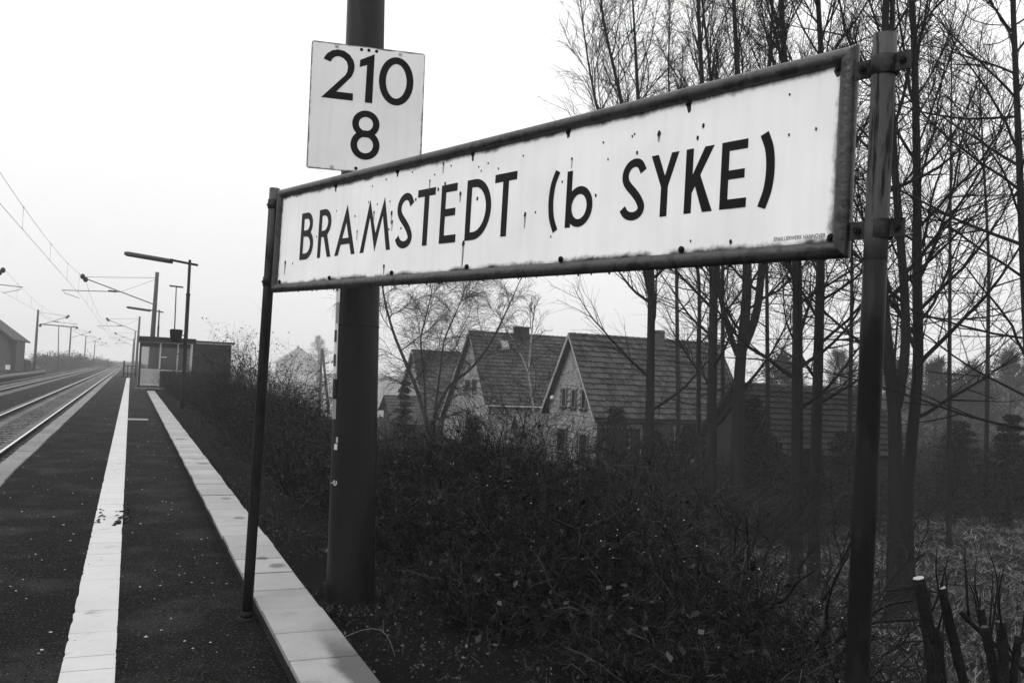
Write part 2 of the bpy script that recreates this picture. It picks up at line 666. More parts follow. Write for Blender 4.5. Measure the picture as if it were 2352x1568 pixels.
# platform edge slabs
M_edge = mat('edge_concrete', 0.14, 0.85, 0.25, 4, 0.3, 50, dirt=(0.09, 0.55, 0.15, 2.0), objvar=.15)
edge = struct('platform_edge', MB().box(-1.66, -1.43, -6, 95, -0.8, -0.14), mat('old_concrete', 0.10, 0.9, 0.3, 2), label='pale concrete coping along the track side of the platform')
for i in range(92):
    b = MB()
    y0 = 2 + i * 1.0
    dx = rs.uniform(-.008, .008)
    b.bevbox(-1.71 + dx, -1.41 + dx + rs.uniform(-.012, .012), y0 + .004, y0 + .996, -0.14, 0.012 + rs.uniform(-.004, .004), 0.012)
    part('edge_slab', b, M_edge, edge)

# kerb behind the platform
M_kerb = mat('kerb_concrete', 0.20, 0.42, 0.16, 5, 0.35, 70, spec=0.45, dirt=(0.09, 0.55, 0.12, 1.3), objvar=.2)
M_kerbwall = mat('mossy_kerb_face', 0.014, 0.9, 0.5, 5, 0.5, 40)
kerb = struct('kerb', MB().box(0.865, 1.20, -4, 49, -0.5, 0.100), M_kerbwall, label='raised kerb of pale concrete slabs beside the hedge')
joints = [-1.5, -1.0, -0.5, 0, 0.5, 1.0, 1.5, 2.0, 2.55, 3.05, 3.6, 4.12, 4.62, 5.11, 5.62, 6.13, 6.64]
while joints[-1] < 47.7:
    joints.append(joints[-1] + rs.uniform(0.48, 0.52))
for a_, b_ in zip(joints[:-1], joints[1:]):
    dx, dz = rs.uniform(-.006, .006), rs.uniform(-.005, .005)
    x0 = 0.838 + dx
    x1 = 1.205 + dx
    b = MB()
    b.bevbox(x0, x1, a_ + .007 + (0.012 if rs.random() < .25 else 0), b_ - .007, 0.101, 0.13 + dz * .8, 0.004)
    part('kerb_slab', b, M_kerb, kerb)

# damp stains on the slabs (soft edged, fixed to the stone)
_t = M_kerb.node_tree
_bs = _t.nodes['Principled BSDF']
_src = _bs.inputs['Base Color'].links[0].from_socket


def _m(op, a, b=None):
    k = _t.nodes.new('ShaderNodeMath')
    k.operation = op
    for i_, q in enumerate((a, b)):
        if q is None:
            continue
        if isinstance(q, (int, float)):
            k.inputs[i_].default_value = q
        else:
            _t.links.new(q, k.inputs[i_])
    return k.outputs[0]


def _ss(v, a, b):
    k = _t.nodes.new('ShaderNodeMapRange')
    k.interpolation_type = 'SMOOTHSTEP'
    k.inputs['From Min'].default_value = a
    k.inputs['From Max'].default_value = b
    _t.links.new(v, k.inputs['Value'])
    return k.outputs[0]


_tc = _t.nodes.new('ShaderNodeTexCoord')
_sp = _t.nodes.new('ShaderNodeSeparateXYZ')
_t.links.new(_tc.outputs['Object'], _sp.inputs[0])
_nz = _t.nodes.new('ShaderNodeTexNoise')
_nz.inputs['Scale'].default_value = 7
_nz.inputs['Detail'].default_value = 6
_t.links.new(_tc.outputs['Object'], _nz.inputs['Vector'])
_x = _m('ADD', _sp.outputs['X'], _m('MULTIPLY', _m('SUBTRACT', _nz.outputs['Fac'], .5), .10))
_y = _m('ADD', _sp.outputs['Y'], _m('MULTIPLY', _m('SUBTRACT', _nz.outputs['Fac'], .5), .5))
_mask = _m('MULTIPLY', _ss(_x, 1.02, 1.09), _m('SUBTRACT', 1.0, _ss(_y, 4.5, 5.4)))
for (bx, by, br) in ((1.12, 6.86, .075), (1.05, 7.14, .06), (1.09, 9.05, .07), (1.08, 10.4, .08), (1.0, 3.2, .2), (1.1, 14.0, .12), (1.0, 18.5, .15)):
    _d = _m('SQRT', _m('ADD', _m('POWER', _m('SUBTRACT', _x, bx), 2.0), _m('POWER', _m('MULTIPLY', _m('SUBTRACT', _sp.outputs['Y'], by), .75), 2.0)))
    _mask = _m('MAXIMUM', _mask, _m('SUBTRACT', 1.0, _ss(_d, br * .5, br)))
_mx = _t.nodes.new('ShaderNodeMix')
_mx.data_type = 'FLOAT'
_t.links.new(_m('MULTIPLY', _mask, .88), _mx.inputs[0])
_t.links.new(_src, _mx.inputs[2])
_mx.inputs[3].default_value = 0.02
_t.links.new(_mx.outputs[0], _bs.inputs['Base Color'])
# litter piece and white bar painted on the platform further up
pb = on_z(302, 953)
single('timber_lath', MB().obox((0.28, 26.2, 0.02), (0.26, 0.01, 0), (0, .035, 0), (0, 0, .02)), M_pale,
       'pale lath lying across the platform beside the white line', 'lath', (0.28, 26.2, 0))

# ---- track bed
M_bal = mat('dark_ballast', 0.014, 0.95, 0.5, 9, 1.0, 40)
mb = MB()
prof = [(-10.2, -0.8), (-9.3, -0.60), (-6.0, -0.60), (-5.0, -0.60), (-1.75, -0.60), (-1.60, -0.62)]
for (xa, za), (xb, zb) in zip(prof[:-1], prof[1:]):
    ysx = np.r_[np.arange(-5, 60, 5), np.linspace(60, 420, 20)]
    for y0, y1 in zip(ysx[:-1], ysx[1:]):
        mb.add([(xa, y0, za), (xb, y0, zb), (xb, y1, zb), (xa, y1, za)], [(0, 1, 2, 3)])
struct('track_bed', mb, M_bal, label='stony ballast bed under the two railway tracks')
M_stone = mat_island('ballast_stone', 0.022, 0.6, 0.9)
V1, Q1 = stones(15000, (-9.2, -1.72), None, lambda x, y: x * 0 - 0.60, 0.018, 0.04, RNG, 0.8, dens=lambda n: near(n, 11, 110))
g = link('ballast', raw_mesh('ballast', V1, Q1), M_stone)
tag(g, 'loose grey ballast stones between the sleepers', 'ballast', kind='stuff')

M_sleep = mat('sleeper_concrete', 0.115, 0.85, 0.25, 5, 0.3, 40, objvar=.25)
M_railside = mat('rail_rust', 0.012, 0.7, 0.3, 8, 0.2)
M_railtop = mat('rail_polished', 0.8, 0.28, 0.1, 3, metal=1.0)
M_clip = mat('rail_clip', 0.03, 0.7, 0.3, 8)


def track(xc, label, nmax, sleeper_mat):
    t = thing('railway_track', label, 'railway track', (xc, 0, -0.60))
    for s in (-1, 1):
        xr = xc + s * 0.7525
        pr = [(-.062, 0), (.062, 0), (.062, .010), (.012, .028), (.009, .105), (.034, .118), (.034, .140), (.028, .147), (-.028, .147), (-.034, .140), (-.034, .118), (-.009, .105), (-.012, .028), (-.062, .010)]
        ysx = np.r_[np.arange(-5, 100, 15), np.linspace(100, 420, 9)]
        V, Fc = [], []
        n = len(pr)
        for yv in ysx:
            V += [(xr + q[0], yv, -0.555 + q[1]) for q in pr]
        for i in range(len(ysx) - 1):
            for k_ in range(n):
                if k_ == 7:
                    continue
                a, b = i * n + k_, i * n + (k_ + 1) % n
                Fc.append((a, b, b + n, a + n))
        r = MB()
        r.add(V, Fc)
        ro = part('rail', r, M_railside, t)
        h = MB()
        for y0, y1 in zip(ysx[:-1], ysx[1:]):
            h.add([(xr - .028, y0, -0.4085), (xr + .028, y0, -0.4085), (xr + .028, y1, -0.4085), (xr - .028, y1, -0.4085)], [(0, 1, 2, 3)])
        part('running_surface', h, M_railtop, ro, label='bright worn top of the rail')
    b = MB()
    for sx in (-1, 1):      # two raised seats with a lower waist
        x0, x1 = (-1.28, -.35) if sx < 0 else (.35, 1.28)
        b.bevbox(x0, x1, -.13, .13, -.12, .042, .02)
    b.box(-.36, .36, -.115, .115, -.12, .012)
    for s in (-1, 1):
        for e in (-1, 1):
            b.box(s * .7525 + e * .10 - .03, s * .7525 + e * .10 + .03, -.05, .05, .04, .085)
    me = b.mesh('sleeper')
    me.materials.append(sleeper_mat)
    rest = []
    sp_ = 0.63
    for i in range(nmax):
        o = link('sleeper', me, None, t, (rs.uniform(-.012, .012), 4.5 + i * sp_, 0))
    V = np.array(b.v)
    m2 = MB()
    for i in range(nmax, nmax + 120):
        m2.add(V + np.array([xc, 4.5 + i * sp_, -.60]), b.f)
    part('far_sleepers', m2, sleeper_mat, t, kind='stuff')
    return t


track(-3.155, 'railway track with two bright rails beside the platform edge', 240, M_sleep)
track(-7.52, 'second railway track in front of the station building', 200, M_sleep)

# opposite platform
mb = MB().box(-16, -9.25, 20, 118, -0.8, -0.10)
opp = struct('opposite_platform', mb, M_plat, label='low platform across the tracks before the station building')
for i in range(45):
    b = MB()
    b.bevbox(-9.45, -9.17, 28 + i * 2.0, 28 + i * 2.0 + 1.99, -0.25, -0.06, .015)
    part('edge_slab', b, M_edge, opp)


# ================================================================== STATION NAME SIGN
def frame_axes(yaw, lean, roll):
    a = np.array([math.cos(yaw) * math.cos(roll), math.sin(yaw) * math.cos(roll), math.sin(roll)])
    n0 = np.array([-a[1], a[0], 0.0])
    n0 /= np.linalg.norm(n0)
    up = np.cross(a, n0)
    up *= np.sign(up[2])
    up = up * math.cos(lean) + n0 * math.sin(lean)
    return a, up, np.cross(a, up)


def arc(c, rx, ry, a0, a1, n=14):
    return [(c[0] + rx * math.cos(math.radians(a0 + (a1 - a0) * i / n)), c[1] + ry * math.sin(math.radians(a0 + (a1 - a0) * i / n))) for i in range(n + 1)]


def smooth_path(pts, n=6):
    P = np.array(pts, float)
    P = np.vstack([2 * P[0] - P[1], P, 2 * P[-1] - P[-2]])
    o = []
    for i in range(1, len(P) - 2):
        for k in range(n):
            t = k / n
            o.append(0.5 * ((2 * P[i]) + (-P[i - 1] + P[i + 1]) * t + (2 * P[i - 1] - 5 * P[i] + 4 * P[i + 1] - P[i + 2]) * t * t + (-P[i - 1] + 3 * P[i] - 3 * P[i + 1] + P[i + 2]) * t ** 3))
    o.append(P[-2])
    return [tuple(q) for q in o]


def band_quads(path, wd, closed=False):
    P = np.array(path, float)
    if closed:
        T = np.roll(P, -1, 0) - np.roll(P, 1, 0)
    else:
        T = np.gradient(P, axis=0)
    T /= np.linalg.norm(T, axis=1)[:, None] + 1e-12
    nn_ = np.stack([-T[:, 1], T[:, 0]], 1)
    A, B = P + nn_ * wd / 2, P - nn_ * wd / 2
    qs = []
    m = len(P)
    for i in range(m if closed else m - 1):
        j = (i + 1) % m
        qs.append([tuple(B[i]), tuple(B[j]), tuple(A[j]), tuple(A[i])])
    return qs


def glyph(shapes, org, a, up, nrm, base):
    """shapes: ('p', outline) or ('b', path, width[, closed]); each stroke lies a hair further out so none share a plane"""
    b = MB()
    for i, s in enumerate(shapes):
        d = base + 0.0004 * i
        if s[0] == 'p':
            b.prism(s[1], org, a, up, nrm, 0.0002, d)
        else:
            P = np.array(s[1], float)
            closed = len(s) > 3 and s[3]
            T = (np.roll(P, -1, 0) - np.roll(P, 1, 0)) if closed else np.gradient(P, axis=0)
            T /= np.linalg.norm(T, axis=1)[:, None] + 1e-12
            nv = np.stack([-T[:, 1], T[:, 0]], 1)
            A, B = P + nv * s[2] / 2, P - nv * s[2] / 2
            m = len(P)
            V = [org + a * q[0] + up * q[1] + nrm * d for q in A] + [org + a * q[0] + up * q[1] + nrm * d for q in B]
            rng_ = range(m if closed else m - 1)
            b.add(V, [(i_, i_ + m, (i_ + 1) % m + m, (i_ + 1) % m) for i_ in rng_])
    return b


M_enamel = mat_panel('white_enamel_weathered_shaded', 0.74, 4.0186, 0.685, 0.026, 0.012, 0.07, 0.047)  # rim mixes worn edge with the frame's soft shade, painted into the colour
M_black = mat('black_enamel', 0.006, 0.35, 0.15, 8, spec=0.4)
M_frame = mat('frame_paint_chipped', 0.024, 0.42, 0.3, 7, 0.25, 40, spec=2.0, dirt=(0.005, 0.53, 0.03, 14.0))
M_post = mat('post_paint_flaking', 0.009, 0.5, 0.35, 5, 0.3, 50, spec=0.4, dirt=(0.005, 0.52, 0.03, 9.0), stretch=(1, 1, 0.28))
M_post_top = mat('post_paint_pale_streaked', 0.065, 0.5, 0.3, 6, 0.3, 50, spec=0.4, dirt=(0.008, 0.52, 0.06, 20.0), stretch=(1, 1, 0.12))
M_clamp = mat('clamp_rusty', 0.028, 0.6, 0.4, 14, 0.3, 60, dirt=(0.008, .5, .1, 12))
M_bolt = mat('rusty_bolt', 0.008, 0.6, 0.4, 20)
M_rust = mat('rust_black', 0.014, 0.8, 0.4, 30)

So = np.array([0.8405, 5.9202, 2.1353])
Sa, Su, Sn = frame_axes(-1.2608, 0.0048, -0.0153)
SL, SH = 4.0186, 0.685
gz = 0.0
sign = thing('station_name_sign', 'long white enamel station name board on two painted tube posts', 'station sign', (0.79, 5.93, 0.0))
# panel as an object with its own axes (x along, z up) so that wear and painted rim shade follow the plate
pan = MB().box(0.015, SL - 0.015, -0.003, 0.003, 0.015, SH - 0.015)
pm = pan.mesh('panel')
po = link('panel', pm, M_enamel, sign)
PM = Matrix(((Sa[0], -Sn[0], Su[0], So[0]), (Sa[1], -Sn[1], Su[1], So[1]), (Sa[2], -Sn[2], Su[2], So[2]), (0, 0, 0, 1)))
po.matrix_parent_inverse = Matrix.Translation((-0.79, -5.93, 0))
po.matrix_basis = PM
po['label'] = 'white enamel plate with rust stains and painted frame shade along its edges'
ON = So + Sn * 0.003


def sub_on_panel(name, b, m):
    """world-coordinate mesh brought under the rotated panel"""
    me = b.mesh(name)
    o = link(name, me, m, po)
    o.matrix_parent_inverse = PM.inverted()
    return o


W, w2 = 0.039, 0.0335
b0, t0_ = 0.198, 0.495
rect = lambda x0, x1, y0, y1: ('p', [(x0, y0), (x1, y0), (x1, y1), (x0, y1)])


def S_shape(u0, u1, v0, v1, wd):
    k = [(0.90, .775), (.74, .90), (.52, .935), (.30, .895), (.155, .79), (.16, .665), (.30, .56), (.52, .455), (.73, .335), (.86, .21), (.80, .115), (.60, .066), (.38, .072), (.20, .12), (.07, .205)]
    return ('b', smooth_path([(u0 + (u1 - u0) * q[0], v0 + (v1 - v0) * q[1]) for q in k], 4), wd)


letters = [
    [rect(.340, .378, b0, t0_), ('b', [(.372, t0_ - W / 2), (.40, t0_ - W / 2)] + arc((.4155, .4195), .0545, .056, 90, -90) + [(.372, .3635)], W),
     ('b', [(.372, .3635), (.40, .3635)] + arc((.4145, .2905), .0745, .073, 90, -90) + [(.372, .2175)], W)],
    [rect(.568, .606, b0, t0_), ('b', [(.60, t0_ - W / 2), (.62, t0_ - W / 2)] + arc((.633, .4095), .066, .066, 90, -90) + [(.60, .3435)], W), ('p', [(.690, b0), (.732, b0), (.668, .355), (.628, .345)])],
    [('p', [(.779, b0), (.820, b0), (.897, .393), (.897, t0_)]), ('p', [(.968, b0), (1.009, b0), (.897, t0_), (.897, .390)]), ('p', [(.842, .262), (.946, .262), (.934, .298), (.856, .298)])],
    [('p', [(1.064, b0), (1.104, b0), (1.153, .395), (1.220, b0), (1.285, .395), (1.337, b0), (1.377, b0), (1.296, t0_), (1.219, .30), (1.145, t0_)])],
    [S_shape(1.425, 1.581, .197, .494, W)],
    [rect(1.614, 1.770, t0_ - W, t0_), rect(1.676, 1.717, b0, t0_ - W + .002)],
    [rect(1.822, 1.861, b0, t0_), rect(1.859, 1.952, t0_ - W, t0_), rect(1.859, 1.944, .334, .371), rect(1.859, 1.958, b0, b0 + W)],
    [rect(2.031, 2.070, b0, t0_), ('b', [(2.066, t0_ - W / 2), (2.085, t0_ - W / 2)] + arc((2.092, .3465), .111, .129, 90, -90, 20) + [(2.066, b0 + W / 2)], W)],
    [rect(2.242, 2.398, t0_ - W, t0_), rect(2.302, 2.342, b0, t0_ - W + .002)],
    [('b', smooth_path([(2.667, .457), (2.641, .400), (2.632, .328), (2.641, .255), (2.668, .194)], 5), .031)],
    [rect(2.726, 2.758, .203, .447), ('b', arc((2.806, .288), .061, .070, 0, 354, 30), w2, True)],
    [S_shape(3.042, 3.164, .203, .448, w2)],
    [('p', [(3.243, .203), (3.276, .203), (3.276, .318), (3.323, .446), (3.288, .446), (3.2595, .36), (3.224, .446), (3.189, .446), (3.243, .318)])],
    [rect(3.357, 3.390, .203, .446), ('p', [(3.388, .276), (3.482, .445), (3.442, .445), (3.388, .342)]), ('p', [(3.441, .203), (3.484, .203), (3.425, .342), (3.404, .303)])],
    [rect(3.516, 3.549, .203, .446), rect(3.547, 3.625, .446 - w2, .446), rect(3.547, 3.616, .309, .341), rect(3.547, 3.627, .203, .203 + w2)],
    [('b', smooth_path([(3.690, .452), (3.712, .395), (3.719, .325), (3.712, .255), (3.690, .193)], 5), .034)],
]
for sh in letters:
    sub_on_panel('letter', glyph(sh, ON, Sa, Su, Sn, 0.0012), M_black)
# maker's line in the lower right corner
cu = bpy.data.curves.new('maker_mark', 'FONT')
cu.body = 'EMAILLIERWERK HANNOVER'
cu.size = 0.0205
tmp = bpy.data.objects.new('maker_mark_tmp', cu)
COL.objects.link(tmp)
bpy.context.view_layer.update()
me = bpy.data.meshes.new_from_object(tmp.evaluated_get(bpy.context.evaluated_depsgraph_get()))
bpy.data.objects.remove(tmp)
co = np.empty(len(me.vertices) * 3)
me.vertices.foreach_get('co', co)
co = co.reshape(-1, 3)
sx = 0.19 / co[:, 0].max()
wc = ON + Sa * (3.745 + co[:, :1] * sx) + Su * (0.072 + co[:, 1:2]) + Sn * 0.0008
me.vertices.foreach_set('co', wc.ravel())
me.materials.clear()
o = link('maker_mark', me, M_black, po)
o.matrix_parent_inverse = PM.inverted()
# bolts along the rim
for v_, us in ((.624, (.744, 1.406, 2.059, 2.717, 3.356, 3.955)), (.070, (.09, .74, 1.41, 2.066, 2.715, 3.357, 3.955))):
    for u_ in us:
        c = ON + Sa * u_ + Su * v_
        b = MB().tube([c, c + Sn * .006], .0125, 8).tube([c + Sn * .006, c + Sn * .012], [.009, .006], 8)
        sub_on_panel('bolt', b, M_bolt)
        # rust that has spread round the bolt on the enamel
        rr = [(u_ + (.014 + .005 * math.sin(3 * q + u_ * 9)) * math.cos(q), v_ - .006 + (.013 + .006 * math.sin(2 * q + u_ * 5) + (.015 if math.sin(q) < -.6 else 0)) * math.sin(q)) for q in np.linspace(0, 2 * PI, 15)[:-1]]
        sub_on_panel('rust_stain', MB().prism(rr, ON, Sa, Su, Sn, 0.0001, 0.0006), mat('rust_bloom', 0.03, .8, .4, 20))
chips = [(0.253, 0.613, 0.003), (1.158, 0.573, 0.003), (1.296, 0.594, 0.0034), (1.823, 0.607, 0.0053), (1.889, 0.588, 0.003), (1.713, 0.534, 0.0038), (1.847, 0.503, 0.0053), (1.791, 0.48, 0.0053), (1.979, 0.436, 0.0069), (2.115, 0.397, 0.0057), (1.596, 0.449, 0.0046), (1.373, 0.398, 0.0076), (1.384, 0.349, 0.0061), (1.356, 0.311, 0.0038), (1.472, 0.307, 0.0038), (1.193, 0.42, 0.0053), (0.989, 0.418, 0.0038), (1.024, 0.326, 0.0046), (1.129, 0.485, 0.003), (0.152, 0.191, 0.0084), (1.329, 0.109, 0.0069), (2.027, 0.185, 0.0091), (2.468, 0.286, 0.0069), (2.536, 0.29, 0.003), (0.254, 0.182, 0.003), (2.26, 0.524, 0.003), (2.182, 0.56, 0.003), (2.432, 0.559, 0.0027), (0.549, 0.332, 0.003), (0.772, 0.469, 0.0027), (1.349, 0.465, 0.003), (1.221, 0.464, 0.0027), (1.547, 0.601, 0.003), (1.752, 0.561, 0.0027), (2.111, 0.552, 0.0027), (2.132, 0.53, 0.0027), (2.644, 0.173, 0.0027), (2.748, 0.499, 0.0039), (2.696, 0.407, 0.0032), (2.9, 0.325, 0.0042), (3.22, 0.529, 0.0077), (3.428, 0.525, 0.0052), (3.405, 0.483, 0.0048), (3.113, 0.471, 0.0045), (3.083, 0.542, 0.0029), (3.094, 0.549, 0.0026), (3.78, 0.571, 0.0026), (3.884, 0.435, 0.0032), (3.785, 0.432, 0.0029), (2.927, 0.542, 0.0029), (2.958, 0.467, 0.0026), (3.573, 0.083, 0.0052), (3.397, 0.099, 0.0026)]
long_runs = {1.823: .05, 1.713: .05, 1.979: .04, 1.373: .06, 1.384: .05, .152: .075, 1.329: .06, 2.027: .11, 2.468: .06, 3.22: .03, 1.193: .05, 1.024: .05, 2.748: .04}
cb, sb = MB(), MB()
for k_, (u_, v_, r_) in enumerate(chips):
    r_ *= 1.15
    poly = [(u_ + r_ * (.8 + .25 * math.sin(5 * q + k_)) * math.cos(q), v_ + r_ * 1.5 * math.sin(q)) for q in np.linspace(0, 2 * PI, 10)[:-1]]
    cb.prism(poly, ON, Sa, Su, Sn, 0.0001, 0.0034)
    run = long_runs.get(u_, 0)
    if run:
        sb.prism([(u_ - r_ * .75, v_), (u_ - r_ * .35, v_ - run), (u_ + r_ * .1, v_ - run * 1.02), (u_ + r_ * .75, v_)], ON, Sa, Su, Sn, 0.0001, 0.0029)
o = sub_on_panel('enamel_chips', cb, M_rust)
o['kind'] = 'stuff'
o = sub_on_panel('rust_runs', sb, mat('rust_run_stain', 0.22, .6, .5, 12, dirt=(.5, .5, .2, 9)))
o['kind'] = 'stuff'

# mitred tube frame
FR = 0.0285


def mitred(p0, p1, side, outn):
    """tube from corner p0 to corner p1 (uv of tube axis); side = inward unit (uv)"""
    b = MB()
    n = 16
    d = np.array(p1) - np.array(p0)
    ln_ = np.linalg.norm(d)
    d /= ln_
    sd = np.array(side, float)
    rings = [[], []]
    steps = 14
    V = []
    for s_ in range(steps + 1):
        for k in range(n):
            q = 2 * PI * k / n
            off = math.cos(q) * FR
            dn = math.sin(q) * FR
            t_ = off + (ln_ - 2 * off) * s_ / steps
            uvp = np.array(p0) + d * t_ + sd * off
            V.append(So + Sa * uvp[0] + Su * uvp[1] + Sn * dn)
    Fc = []
    for s_ in range(steps):
        for k in range(n):
            a_, b_ = s_ * n + k, s_ * n + (k + 1) % n
            Fc.append((a_, b_, b_ + n, a_ + n))
    b.add(V, Fc, True)
    return b


r = FR
cs = [(r, r), (SL - r, r), (SL - r, SH - r), (r, SH - r)]
for (p, q, sd) in ((cs[0], cs[1], (0, 1)), (cs[1], cs[2], (-1, 0)), (cs[2], cs[3], (0, -1)), (cs[3], cs[0], (1, 0))):
    part('frame_bar', mitred(p, q, sd, 1), M_frame, sign)
# raindrops hanging under the lower bar
M_drop = mat('water_drop', 0.5, 0.05, 0, 1, spec=0.5)
db = MB()
for u_ in np.r_[np.linspace(.2, 3.9, 46) + RNG.uniform(-.03, .03, 46)]:
    c = So + Sa * u_ + Su * (-.002)
    db.ball(c, rs.uniform(.002, .005), 6, 1.3)
part('raindrops', db, M_bolt, sign, kind='stuff')

# posts
pl0, pl1 = np.array([0.790, 5.935, 0.0]), on_y(631, 433, 5.965)
pr1 = at_depth(2033, 80, 2.70)
pr0 = at_depth(1968, 1568, 2.70)
dirp = (pr1 - pr0) / (pr1[2] - pr0[2])
pr00 = pr0 + dirp * (-0.15 - pr0[2])
lp = lambda p, q, t_: p + (q - p) * t_
part('post', MB().tube([lp(pl0, pl1, t_) for t_ in np.linspace(0, .83, 8)], .034, 16), M_post, sign)
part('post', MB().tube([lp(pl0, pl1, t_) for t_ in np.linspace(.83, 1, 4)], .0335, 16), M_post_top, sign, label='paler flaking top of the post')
zsplit = 2.06
part('post', MB().tube([pr00 + dirp * s_ for s_ in np.linspace(0, zsplit + .15, 10)], .036, 20), M_post, sign)
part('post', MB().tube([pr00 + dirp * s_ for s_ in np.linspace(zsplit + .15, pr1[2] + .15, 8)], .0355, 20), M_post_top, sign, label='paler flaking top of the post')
part('base_collar', MB().tube([pl0 + (0, 0, -.02), pl0 + (0, 0, .012)], .06, 18).tube([pl0 + (0, 0, .012), pl0 + (0, 0, .05)], .041, 18), M_rust, sign)
for pc in (at_depth(2033, 152, 2.70), at_depth(2020, 527, 2.70)):
    cl = part('clamp', MB().tube([pc - dirp * .031, pc - dirp * .028, pc + dirp * .028, pc + dirp * .031], [.038, .0415, .0415, .038], 20)
              .obox(pc + Sa * .062 + Sn * .012, Sa * .022, Sn * .005, Su * .028).obox(pc - Sa * .066 + Sn * .006, Sa * .026, Sn * .005, Su * .028), M_clamp, sign)
    for s_ in (-1, 1):
        c = pc + Sa * .064 * s_ + Sn * .014
        part('bolt', MB().tube([c, c + Sn * .010], .012, 6).tube([c + Sn * .010, c + Sn * .018], .007, 8), M_bolt, cl)
for v_ in (.595, .075):
    q = So + Su * v_
    t_ = (q[2] - pl0[2]) / (pl1[2] - pl0[2])
    pc = lp(pl0, pl1, t_)
    cl = part('clamp', MB().tube([pc - (0, 0, .03), pc + (0, 0, .03)], .0385, 16).obox(pc + Sa * .055, Sa * .03, Sn * .005, Su * .026), M_clamp, sign)
    c = pc - Sa * .05 + Sn * .01
    part('bolt', MB().tube([c, c + Sn * .012], .01, 6), M_bolt, cl)

# ================================================================== CATENARY MASTS
M_mast = mat('mast_concrete_dark', 0.008, 0.40, 0.6, 5, 0.12, 60, spec=0.9, stretch=(1, 1, .2), dirt=(0.004, .55, .15, 2))
M_mastfar = mat('mast_steel', 0.05, 0.7, 0.2, 2)  # paled so that distance haze on the far masts sits in the colour
M_ins = mat('insulator_glaze', 0.02, 0.3, 0.2, 5)
M_wire = mat('wire_dark', 0.02, 0.6, 0.1, 1)


def cantilever(root, px, py, ztop, ex, side, near_=False):
    """tube bracket from the pole to the track at ex; side = +1 pole to the right of the track"""
    s = 0.014
    e = np.array([ex + .1 * side, py, 6.75])
    pole = np.array([px, py, 0.])
    part('bracket_tube', MB().tube([e, (px, py, 5.35)], .032, 8), M_mastfar, root)
    part('tie_rod', MB().tube([e + (0, 0, .05), (px, py, 7.12)], .014, 6), M_wire, root)
    k = e + (np.array([px, py, 5.35]) - e) * .52
    part('registration_tube', MB().tube([k, (ex - 1.1 * side, py, 5.86)], .024, 6), M_mastfar, root)
    part('tie_rod', MB().tube([k, (px, py, 7.02)], .010, 5), M_wire, root)
    part('steady_arm', MB().tube([(ex - .98 * side, py, 5.84), (ex - .95 * side, py, 5.70), (ex - .05 * side, py, 5.42)], .016, 6), M_wire, root)
    part('insulator', MB().ball(e + (-.06 * side, 0, .08), .15, 8, 1.2), M_ins, root)
    part('insulator', MB().ball(e + (.12 * side, 0, -.10), .15, 8, 1.2), M_ins, root)
    part('insulator', MB().tube([k + (-.75 * side, 0, .01), k + (-.25 * side, 0, .0)], .06, 8), M_ins, root)


mx0 = np.array([1.52, 6.14, 0.0])
mast = thing('catenary_mast', 'thick round dark mast rising behind the kerb, carrying the number plate', 'mast', tuple(mx0), 'overhead line masts')
pts = [mx0 + np.array([-.026 * z, 0, z]) for z in np.r_[np.linspace(-.3, 2.5, 14), np.linspace(2.9, 8.0, 10)]]
rad = [np.interp(q[2], [-.3, .22, .26, 4, 8], [.175, .172, .166, .137, .105]) for q in pts]
part('pole', MB().tube(pts, rad, 40), M_mast, mast)
ring = mx0 + np.array([-.026 * 1.96, 0, 1.96])
part('seam_ring', MB().tube([ring - (0, 0, .004), ring + (0, 0, .004)], .1565, 40, False), M_rust, mast)
cantilever(mast, mx0[0] - .18, mx0[1], 7.6, -3.155, 1)
# flaking white patch and nail
for q, wd, hh in (((771, 1028), .016, .02), ((774, 1012), .008, .02)):
    v = ray(*q)
    z = (CAM + v * 6.0)[2]
    ax = mx0 + np.array([-.026 * z, 0, z])
    dl = ray(*q)[:2]
    dl = dl / np.linalg.norm(dl)
    # point of the pole surface on that line of sight
    rel = CAM[:2] - ax[:2]
    bq = rel @ dl
    cq = rel @ rel - (np.interp(z, [.26, 4], [.166, .137]) + .0012) ** 2
    tq = -bq - math.sqrt(max(0, bq * bq - cq))
    sp_ = np.r_[CAM[:2] + dl * tq, z]
    nrm_ = sp_ - ax
    nrm_ /= np.linalg.norm(nrm_)
    tg = np.cross((0, 0, 1), nrm_)
    part('paint_patch', MB().obox(sp_, tg * wd, (0, 0, hh), nrm_ * .002), M_pale, mast)
ang = math.radians(205)
nd = np.array([math.cos(ang), math.sin(ang), 0])
nb = mx0 + np.array([-.026 * .86, 0, .86]) + nd * .155
part('nail', MB().tube([nb, nb + nd * .04], .004, 6).tube([nb, nb + nd * .006], .022, 10), M_pale, mast)
# warning plate wrapped round the track side of the pole
M_warn = mat('warning_white', 0.62, 0.5, 0.1, 6)


def wrapped(z0, z1, a0, a1, d):
    b = MB()
    n = 10
    V, Fc = [], []
    for zz in (z0, z1):
        for i in range(n + 1):
            q = math.radians(a0 + (a1 - a0) * i / n)
            R_ = np.interp(zz, [.26, 4], [.166, .137]) + d
            V.append(mx0 + np.array([-.026 * zz + R_ * math.cos(q), R_ * math.sin(q), zz]))
    for i in range(n):
        Fc.append((i, i + 1, i + n + 2, i + n + 1))
    b.add(V, Fc, True)
    return b


